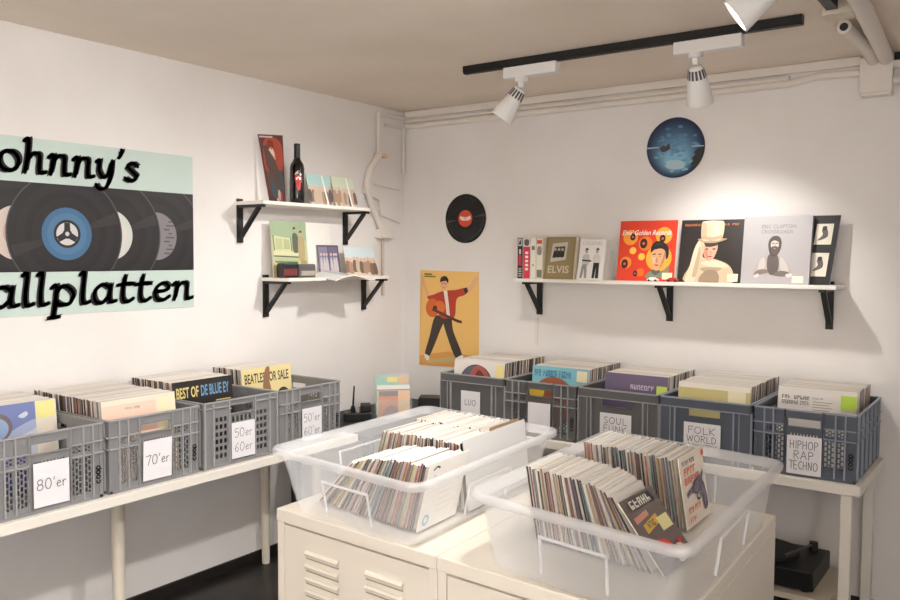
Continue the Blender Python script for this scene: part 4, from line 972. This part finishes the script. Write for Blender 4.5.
front_sleeve(.18, .215, .004, rkM @ Matrix.Translation((0, .045, 0)) @ Matrix.Rotation(R(-4), 4, 'X'), (168, 204, 192), f_mint, 'mint single sleeve with yellow sticker at the back of the clear rack', 'single_sleeve')

# ------------------------------------------------------------------ white cabinets in the middle
def frame(L, N, Rr, z):
    L, N, Rr = Vector((*L, 0)), Vector((*N, 0)), Vector((*Rr, 0))
    a = (N - L).normalized(); b = (Rr - N).normalized()
    return Matrix(((a.x, b.x, 0, L.x), (a.y, b.y, 0, L.y), (0, 0, 1, z), (0, 0, 0, 1))), (N - L).length, (Rr - N).length, a, b
CABT, CW_, CD_, _, _ = frame((1.545, -2.502), (2.739, -2.571), (2.708, -1.726), 0)
def cabinet(u0, u1, label):
    root = empty('locker_cabinet', (0, 0, 0))
    g = .0008; H = .88
    b = MB()
    b.box((u0 + g, 0, .845), (u1 - g, CD_, H), M_CAB)                                  # top cap
    b.box((u0 + g, .004, 0), (u0 + .028, CD_ - .002, .845), M_CAB); b.box((u1 - .028, .004, 0), (u1 - g, CD_ - .002, .845), M_CAB)
    b.box((u0 + .028, CD_ - .02, 0), (u1 - .028, CD_ - .002, .845), M_CAB); b.box((u0 + .028, .004, 0), (u1 - .028, CD_ - .02, .05), M_CAB)
    b.box((u0 + .028, .016, .81), (u1 - .028, .03, .845), M_CAB)
    bo = b.build('body', root, CABT, bevel=.003)
    d = MB(); x0, x1 = u0 + .031, u1 - .021
    d.box((x0, .005, .055), (x1, .022, .838), M_CAB)
    w = u1 - u0
    for l0, l1 in ((u0 + w * .205, u0 + w * .425), (u0 + w * .595, u0 + w * .815)):
        for k in range(6):
            z = .779 - k * .035; n = 5
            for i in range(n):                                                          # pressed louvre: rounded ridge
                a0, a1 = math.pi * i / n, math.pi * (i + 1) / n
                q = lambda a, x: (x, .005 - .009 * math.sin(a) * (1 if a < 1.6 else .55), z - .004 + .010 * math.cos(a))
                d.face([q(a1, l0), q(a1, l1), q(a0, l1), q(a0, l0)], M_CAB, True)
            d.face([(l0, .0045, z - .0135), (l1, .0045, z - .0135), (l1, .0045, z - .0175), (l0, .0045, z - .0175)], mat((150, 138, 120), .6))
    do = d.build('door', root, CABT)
    MB().rod((u1 - .055, .005, .55), (u1 - .055, -.012, .55), .012, .010, mat((170, 168, 165), .3, .8)).build('lock', do, CABT)
    return root, bo
c1, _ = cabinet(0, .589, '')
tag(c1, 'white metal locker cabinet with louvred door nearest the banner table', 'cabinet')
c2, b2 = cabinet(.589, CW_, '')
MB().rod((CW_ - .001, .20, .74), (CW_ + .003, .20, .74), .008, .008, M_BLACK).build('keyhole', c2, CABT)
tag(c2, 'white metal locker cabinet under the bin with the pistol cover', 'cabinet')

# ------------------------------------------------------------------ clear bins
BZ = .8805
B1 = frame((1.535, -2.528), (2.124, -2.601), (2.082, -1.809), BZ); B2 = frame((2.226, -2.556), (2.782, -2.64), (2.753, -1.815), BZ)
def rrect(w, d, inset, r, z, n=6):
    pts = []
    for cx, cy, a0 in ((w - inset - r, inset + r, -90), (w - inset - r, d - inset - r, 0), (inset + r, d - inset - r, 90), (inset + r, inset + r, 180)):
        for k in range(n + 1): pts.append(Vector((cx + r * math.cos(R(a0 + 90 * k / n)), cy + r * math.sin(R(a0 + 90 * k / n)), z)))
    return pts
def bin_(B, label, b0=.056):
    T, w, d, a, b = B
    rings = [rrect(w, d, b0 + .006, .036, .002), rrect(w, d, b0, .042, .008), rrect(w, d, .022, .042, .156), rrect(w, d, .004, .046, .158), rrect(w, d, 0, .046, .161), rrect(w, d, 0, .046, .174),
             rrect(w, d, .003, .045, .178), rrect(w, d, .010, .044, .180), rrect(w, d, .019, .042, .177), rrect(w, d, .025, .041, .156), rrect(w, d, b0 + .003, .040, .011), rrect(w, d, b0 + .01, .034, .006)]
    n = len(rings[0]); root = empty('storage_bin', (0, 0, 0))
    mb = MB(); mb.mesh([p for r in rings for p in r], [(i * n + k, i * n + (k + 1) % n, (i + 1) * n + (k + 1) % n, (i + 1) * n + k) for i in range(len(rings) - 1) for k in range(n)] + [tuple(range(n))[::-1], tuple((len(rings) - 1) * n + k for k in range(n))], M_BIN, True)
    mb.build('tub', root, T)
    o_ = [c for c in root.children][0]; o_.data.materials.append(M_BINRIM)
    for p_ in o_.data.polygons:
        if len(p_.vertices) == 4 and all(v.z > .155 for v in (o_.data.vertices[k].co - Vector((0, 0, BZ)) for k in p_.vertices)): p_.material_index = 1
    M_RIB = clear_mat('bin_rib', (244, 244, 246), .38, .3)
    def side(u0, u1, f):
        MB().tube([f(u0, .03), f(u0, .112), f(u1, .112), f(u1, .03)], .0042, M_RIB, 8).build('handle_rib', root, T)
    ins = lambda z: b0 + .006 * 0 - (b0 - .022) * (z - .008) / .148
    side(w * .36, w * .66, lambda u, z: (u, ins(z) - .001, z)); side(w * .36, w * .66, lambda u, z: (u, d - ins(z) + .001, z))
    side(d * .36, d * .64, lambda u, z: (ins(z) - .001, u, z)); side(d * .36, d * .64, lambda u, z: (w - ins(z) + .001, u, z))
    tag(root, label, 'storage bin', 'clear bins of singles')
bin_(B1, 'clear plastic bin holding three rows of singles, nearer the banner wall')
bin_(B2, 'clear plastic bin holding two rows of singles, with the pistol cover', .042)
def single_M(B, u, v, lean, z=.010, twist=0):
    T, w, d, a, b = B
    X = b.copy(); Y = Vector((0, 0, 1)).cross(X)         # width along b, front (-Y) looks along +a
    rot = Matrix(((X.x, Y.x, 0, 0), (X.y, Y.y, 0, 0), (0, 0, 1, 0), (0, 0, 0, 1)))
    loc = T @ Vector((u, v, z))
    return Matrix.Translation(loc) @ rot @ Matrix.Rotation(R(twist), 4, 'Z') @ Matrix.Rotation(R(-lean), 4, 'X')
def row(B, v, u0, u1, l0, l1, label, group, power=1.0, z=.010, jit=.005):
    """singles packed one against the next from u0 to u1, the lean going from l0 to l1"""
    u = u0; prev = None
    while u < u1:
        t = (u - u0) / (u1 - u0); lean = l0 + (l1 - l0) * t ** power
        th = .0066
        if prev is not None:
            step = th / min(math.cos(R(lean)), math.cos(R(prev))) + .186 * min(math.cos(R(lean)), math.cos(R(prev))) * max(0, math.tan(R(lean)) - math.tan(R(prev)))
            u += step
            if u >= u1: break
        prev = lean
        M = single_M(B, u, v + random.uniform(-jit, jit), lean, z)
        place_sleeve('single_sleeve', random.choice(PROTO['sg']), M @ Matrix.Diagonal((1, 1, random.uniform(.965, 1.01), 1)), label, group)
row(B2, .345, .068, .400, 10, 37, 'single sleeve in the row behind the dark leaning cover in the two-row bin', 'singles in the leaning row', 2.2)
row(B2, .670, .064, .348, 6, 9, 'single sleeve in the row behind the pistol cover in the two-row bin', 'singles in the pistol row')
row(B1, .225, 0.085, 0.472, -44, -13, 'single sleeve in the row behind the white cover with blue ring in the three-row bin', 'singles in the white cover row', .7)
row(B1, .450, 0.110, 0.482, -16, 4, 'single sleeve in the middle row of the three-row bin', 'singles in the middle row')
row(B1, .630, 0.110, 0.460, -12, 4, 'single sleeve in the row of the three-row bin nearest the corner', 'singles in the far row', jit=.008)
def f_gun(A):
    A.worn((5, 4,), .1 * A.W, .86 * A.H, .5 * A.W, .06 * A.H, (92, 84, 120), bold=.02)
    A.worn((4,), .12 * A.W, .72 * A.H, .5 * A.W, .1 * A.H, (226, 128, 112), bold=.03); A.worn((5,), .1 * A.W, .59 * A.H, .62 * A.W, .1 * A.H, (226, 128, 112), bold=.03)
    G = (92, 84, 108)
    A.uv([(.10, .475), (.46, .545), (.455, .505), (.11, .435)], G, False); A.uv([(.12, .43), (.44, .49), (.44, .47), (.12, .41)], (120, 112, 132), False)
    A.uv([(.42, .56), (.60, .62), (.78, .64), (.84, .69), (.86, .63), (.80, .56), (.82, .48), (.74, .44), (.58, .40), (.44, .42), (.38, .47)], G)
    A.uv([(.46, .54), (.60, .57), (.60, .46), (.47, .44)], (124, 116, 136)); A.uv([(.48, .52), (.59, .545), (.59, .53), (.48, .505)], G, False); A.uv([(.48, .48), (.59, .50), (.59, .485), (.48, .465)], G, False)
    A.uv([(.66, .46), (.82, .52), (.90, .34), (.915, .16), (.82, .11), (.74, .14), (.75, .28)], G); A.uv([(.72, .42), (.80, .46), (.85, .33), (.85, .2), (.79, .18), (.79, .3)], (122, 112, 128))
    A.stroke([(.50 * A.W, .42 * A.H), (.52 * A.W, .33 * A.H), (.62 * A.W, .32 * A.H), (.66 * A.W, .42 * A.H)], .006, G); A.uv([(.56, .43), (.60, .42), (.585, .36), (.57, .36)], G, False)
    A.worn((4, 5,), .08 * A.W, .2 * A.H, .5 * A.W, .08 * A.H, (214, 80, 64), shear=.3, bold=.02); A.worn((3,), .08 * A.W, .07 * A.H, .26 * A.W, .07 * A.H, (214, 80, 64), shear=.3, bold=.02)
    A.disc(.9 * A.W, .92 * A.H, .05 * A.W, (222, 70, 58))
front_sleeve(.186, .186, .003, single_M(B2, .364, .672, 9, twist=-1), (238, 228, 212), f_gun, 'cream single sleeve printed with a grey pistol and red lettering', 'single_sleeve')
def f_dark(A):
    A.uv([(.14, .82), (.86, .82), (.86, .97), (.14, .97)], (52, 48, 48), False); A.worn((5,), .2 * A.W, .84 * A.H, .6 * A.W, .11 * A.H, (224, 218, 206), bold=.05)
    A.uv([(.1, .66), (.5, .7), (.5, .77), (.1, .74)], (200, 140, 118), False); A.uv([(.22, .5), (.66, .56), (.66, .68), (.22, .62)], (206, 168, 76), False); A.worn((4,), .32 * A.W, .55 * A.H, .22 * A.W, .08 * A.H, (70, 56, 40)); sticker(A, .6, .44, .92, .62, (232, 222, 160))
    A.uv([(.3, .4), (.5, .36), (.62, .26), (.5, .22)], (206, 66, 48), False); A.uv([(.12, .26), (.36, .3), (.36, .24)], (196, 70, 56), False); A.uv([(.56, .02), (.62, .2), (.8, .22), (.96, .04)], (232, 222, 210)); A.uv([(.74, .3), (.9, .26), (.84, .18)], (206, 66, 48), False)
front_sleeve(.184, .184, .003, single_M(B2, .424, .345, 38.0, twist=-3), (104, 92, 88), f_dark, 'dark grey single sleeve leaning far back at the front of its row', 'single_sleeve', rough=.25)
def f_ring(A):
    A.disc(.16 * A.W, .14 * A.H, .085 * A.W, (120, 180, 208)); A.disc(.16 * A.W, .14 * A.H, .045 * A.W, (240, 238, 232)); A.uv([(.12, .9), (.2, .94), (.28, .91), (.26, .89), (.2, .915), (.13, .88)], (40, 38, 40)); A.disc(.18 * A.W, .76 * A.H, .05 * A.W, (206, 206, 210))
    for k in range(6): A.uv([(.35, .66 - k * .09), (.8 - .1 * (k % 2), .66 - k * .09), (.8 - .1 * (k % 2), .672 - k * .09), (.35, .672 - k * .09)], (212, 204, 196), False)
front_sleeve(.186, .186, .003, single_M(B1, .486, .225, -13), (242, 239, 234), f_ring, 'white single sleeve with a blue ring pressed against the bin wall', 'single_sleeve')
def f_none(A): pass
front_sleeve(.184, .186, .003, single_M(B1, .494, .446, 5), (48, 40, 36), f_none, 'blackish single sleeve directly behind a pale divider card in the middle row', 'single_sleeve')
def card(M, label):
    mb = MB(); A = Art(mb, ((-.095, -.001, 0), (.095, -.001, 0), (.095, -.001, .195), (-.095, -.001, .195))); A.slab(.002, mat((204, 202, 200), .5), mat((190, 186, 180), .5))
    o = mb.build('divider_card'); o.matrix_world = M; tag(o, label, 'divider card', 'divider cards')
card(single_M(B1, .508, .452, 6), 'pale grey divider card closing the middle row of the three-row bin')
card(single_M(B1, .505, .634, 6), 'pale grey divider card closing the row nearest the corner in the three-row bin')
o = MB().box((-.09, -.001, 0), (.09, .001, .196), mat((160, 132, 100), .6)).build('divider_card'); o.matrix_world = single_M(B1, .482, .632, 5)
tag(o, 'tan cardboard divider standing just behind the pale card of the row nearest the corner', 'divider card', 'divider cards')

# ------------------------------------------------------------------ under the right table
st = empty('low_bench', (0, 0, 0))
MB().box((2.1, -.50, .165), (2.62, -.08, .19), mat((214, 202, 184), .5)).build('bench_top', st, bevel=.002)
for x, y in ((2.14, -.46), (2.58, -.46), (2.14, -.12), (2.58, -.12)): MB().box((x - .018, y - .018, 0), (x + .018, y + .018, .165), mat((206, 194, 176), .5)).build('leg', st)
tag(st, 'low pale bench standing under the right-hand table', 'bench')
tt = empty('turntable', (2.345, -.30, .19))
MB().box((-.21, -.17, .012), (.21, .17, .095), M_BLACK).build('plinth', tt, bevel=.006)
MB().rod((-.03, 0, .095), (-.03, 0, .11), .145, .145, M_BLACKM, 40).build('platter', tt)
MB().bar((.15, .12, .125), (.08, -.09, .122), .008, .008, mat((120, 118, 116), .3, .7)).rod((.15, .12, .095), (.15, .12, .135), .02, .018, M_BLACK).build('tone_arm', tt)
for x in (-.17, .17):
    for y in (-.13, .13): MB().rod((x, y, 0), (x, y, .012), .018, .02, M_BLACKM).build('foot', tt)
tag(tt, 'black turntable on the low bench under the right-hand table', 'turntable')
cb = MB()
random.seed(3)
pth = [(2.26 + .07 * math.cos(k * 1.1) * (1 - k * .02), -.30 + .06 * math.sin(k * 1.1), .3085 + .004 * k) for k in range(16)]
pth = [p for p in pth]
cb.tube(pth, .008, M_BLACK, 8)
tag(cb.build('cable'), 'coiled black cable lying on top of the turntable', 'cable')

# ------------------------------------------------------------------ light: general fill from the added window, world
w = bpy.data.worlds.new('daylight'); SC.world = w; w.use_nodes = True
w.node_tree.nodes['Background'].inputs[0].default_value = (.75, .85, 1, 1); w.node_tree.nodes['Background'].inputs[1].default_value = 1.0
al = bpy.data.lights.new('window_fill', 'AREA'); al.shape = 'RECTANGLE'; al.size = WY1 - WY0 - .1; al.size_y = WZ1 - WZ0 - .1; al.energy = 25; al.color = (.86, .93, 1)
ao = bpy.data.objects.new('window_fill', al); COL.objects.link(ao); ao.location = (XR - .01, WM, (WZ0 + WZ1) / 2); ao.rotation_euler = (R(90), 0, R(90))

# ------------------------------------------------------------------ camera
yaw, pitch, roll = R(35.5), R(3.06), R(.3)
f0 = Vector((-math.sin(yaw), math.cos(yaw), 0)); r0 = Vector((math.cos(yaw), math.sin(yaw), 0)); u0 = Vector((0, 0, 1))
f = f0 * math.cos(pitch) - u0 * math.sin(pitch); up = u0 * math.cos(pitch) + f0 * math.sin(pitch)
rr = r0 * math.cos(roll) + up * math.sin(roll); uu = up * math.cos(roll) - r0 * math.sin(roll)
cd = bpy.data.cameras.new('camera'); cd.sensor_width = 36; cd.lens = 830 * 36 / 900; cd.clip_start = .05
co = bpy.data.objects.new('photo_camera', cd); COL.objects.link(co)
co.matrix_world = Matrix(((rr.x, uu.x, -f.x, 3.285), (rr.y, uu.y, -f.y, -4.1), (rr.z, uu.z, -f.z, 1.595), (0, 0, 0, 1)))
SC.camera = co
SC.view_settings.view_transform = 'Standard'; SC.view_settings.look = 'None'; SC.view_settings.gamma = 1; SC.view_settings.use_curve_mapping = False
SC.view_settings.exposure = 0.24
SC.cycles.use_denoising = True
SC.cycles.max_bounces = 10; SC.cycles.diffuse_bounces = 6; SC.cycles.transparent_max_bounces = 40
SC.cycles.sample_clamp_indirect = 6
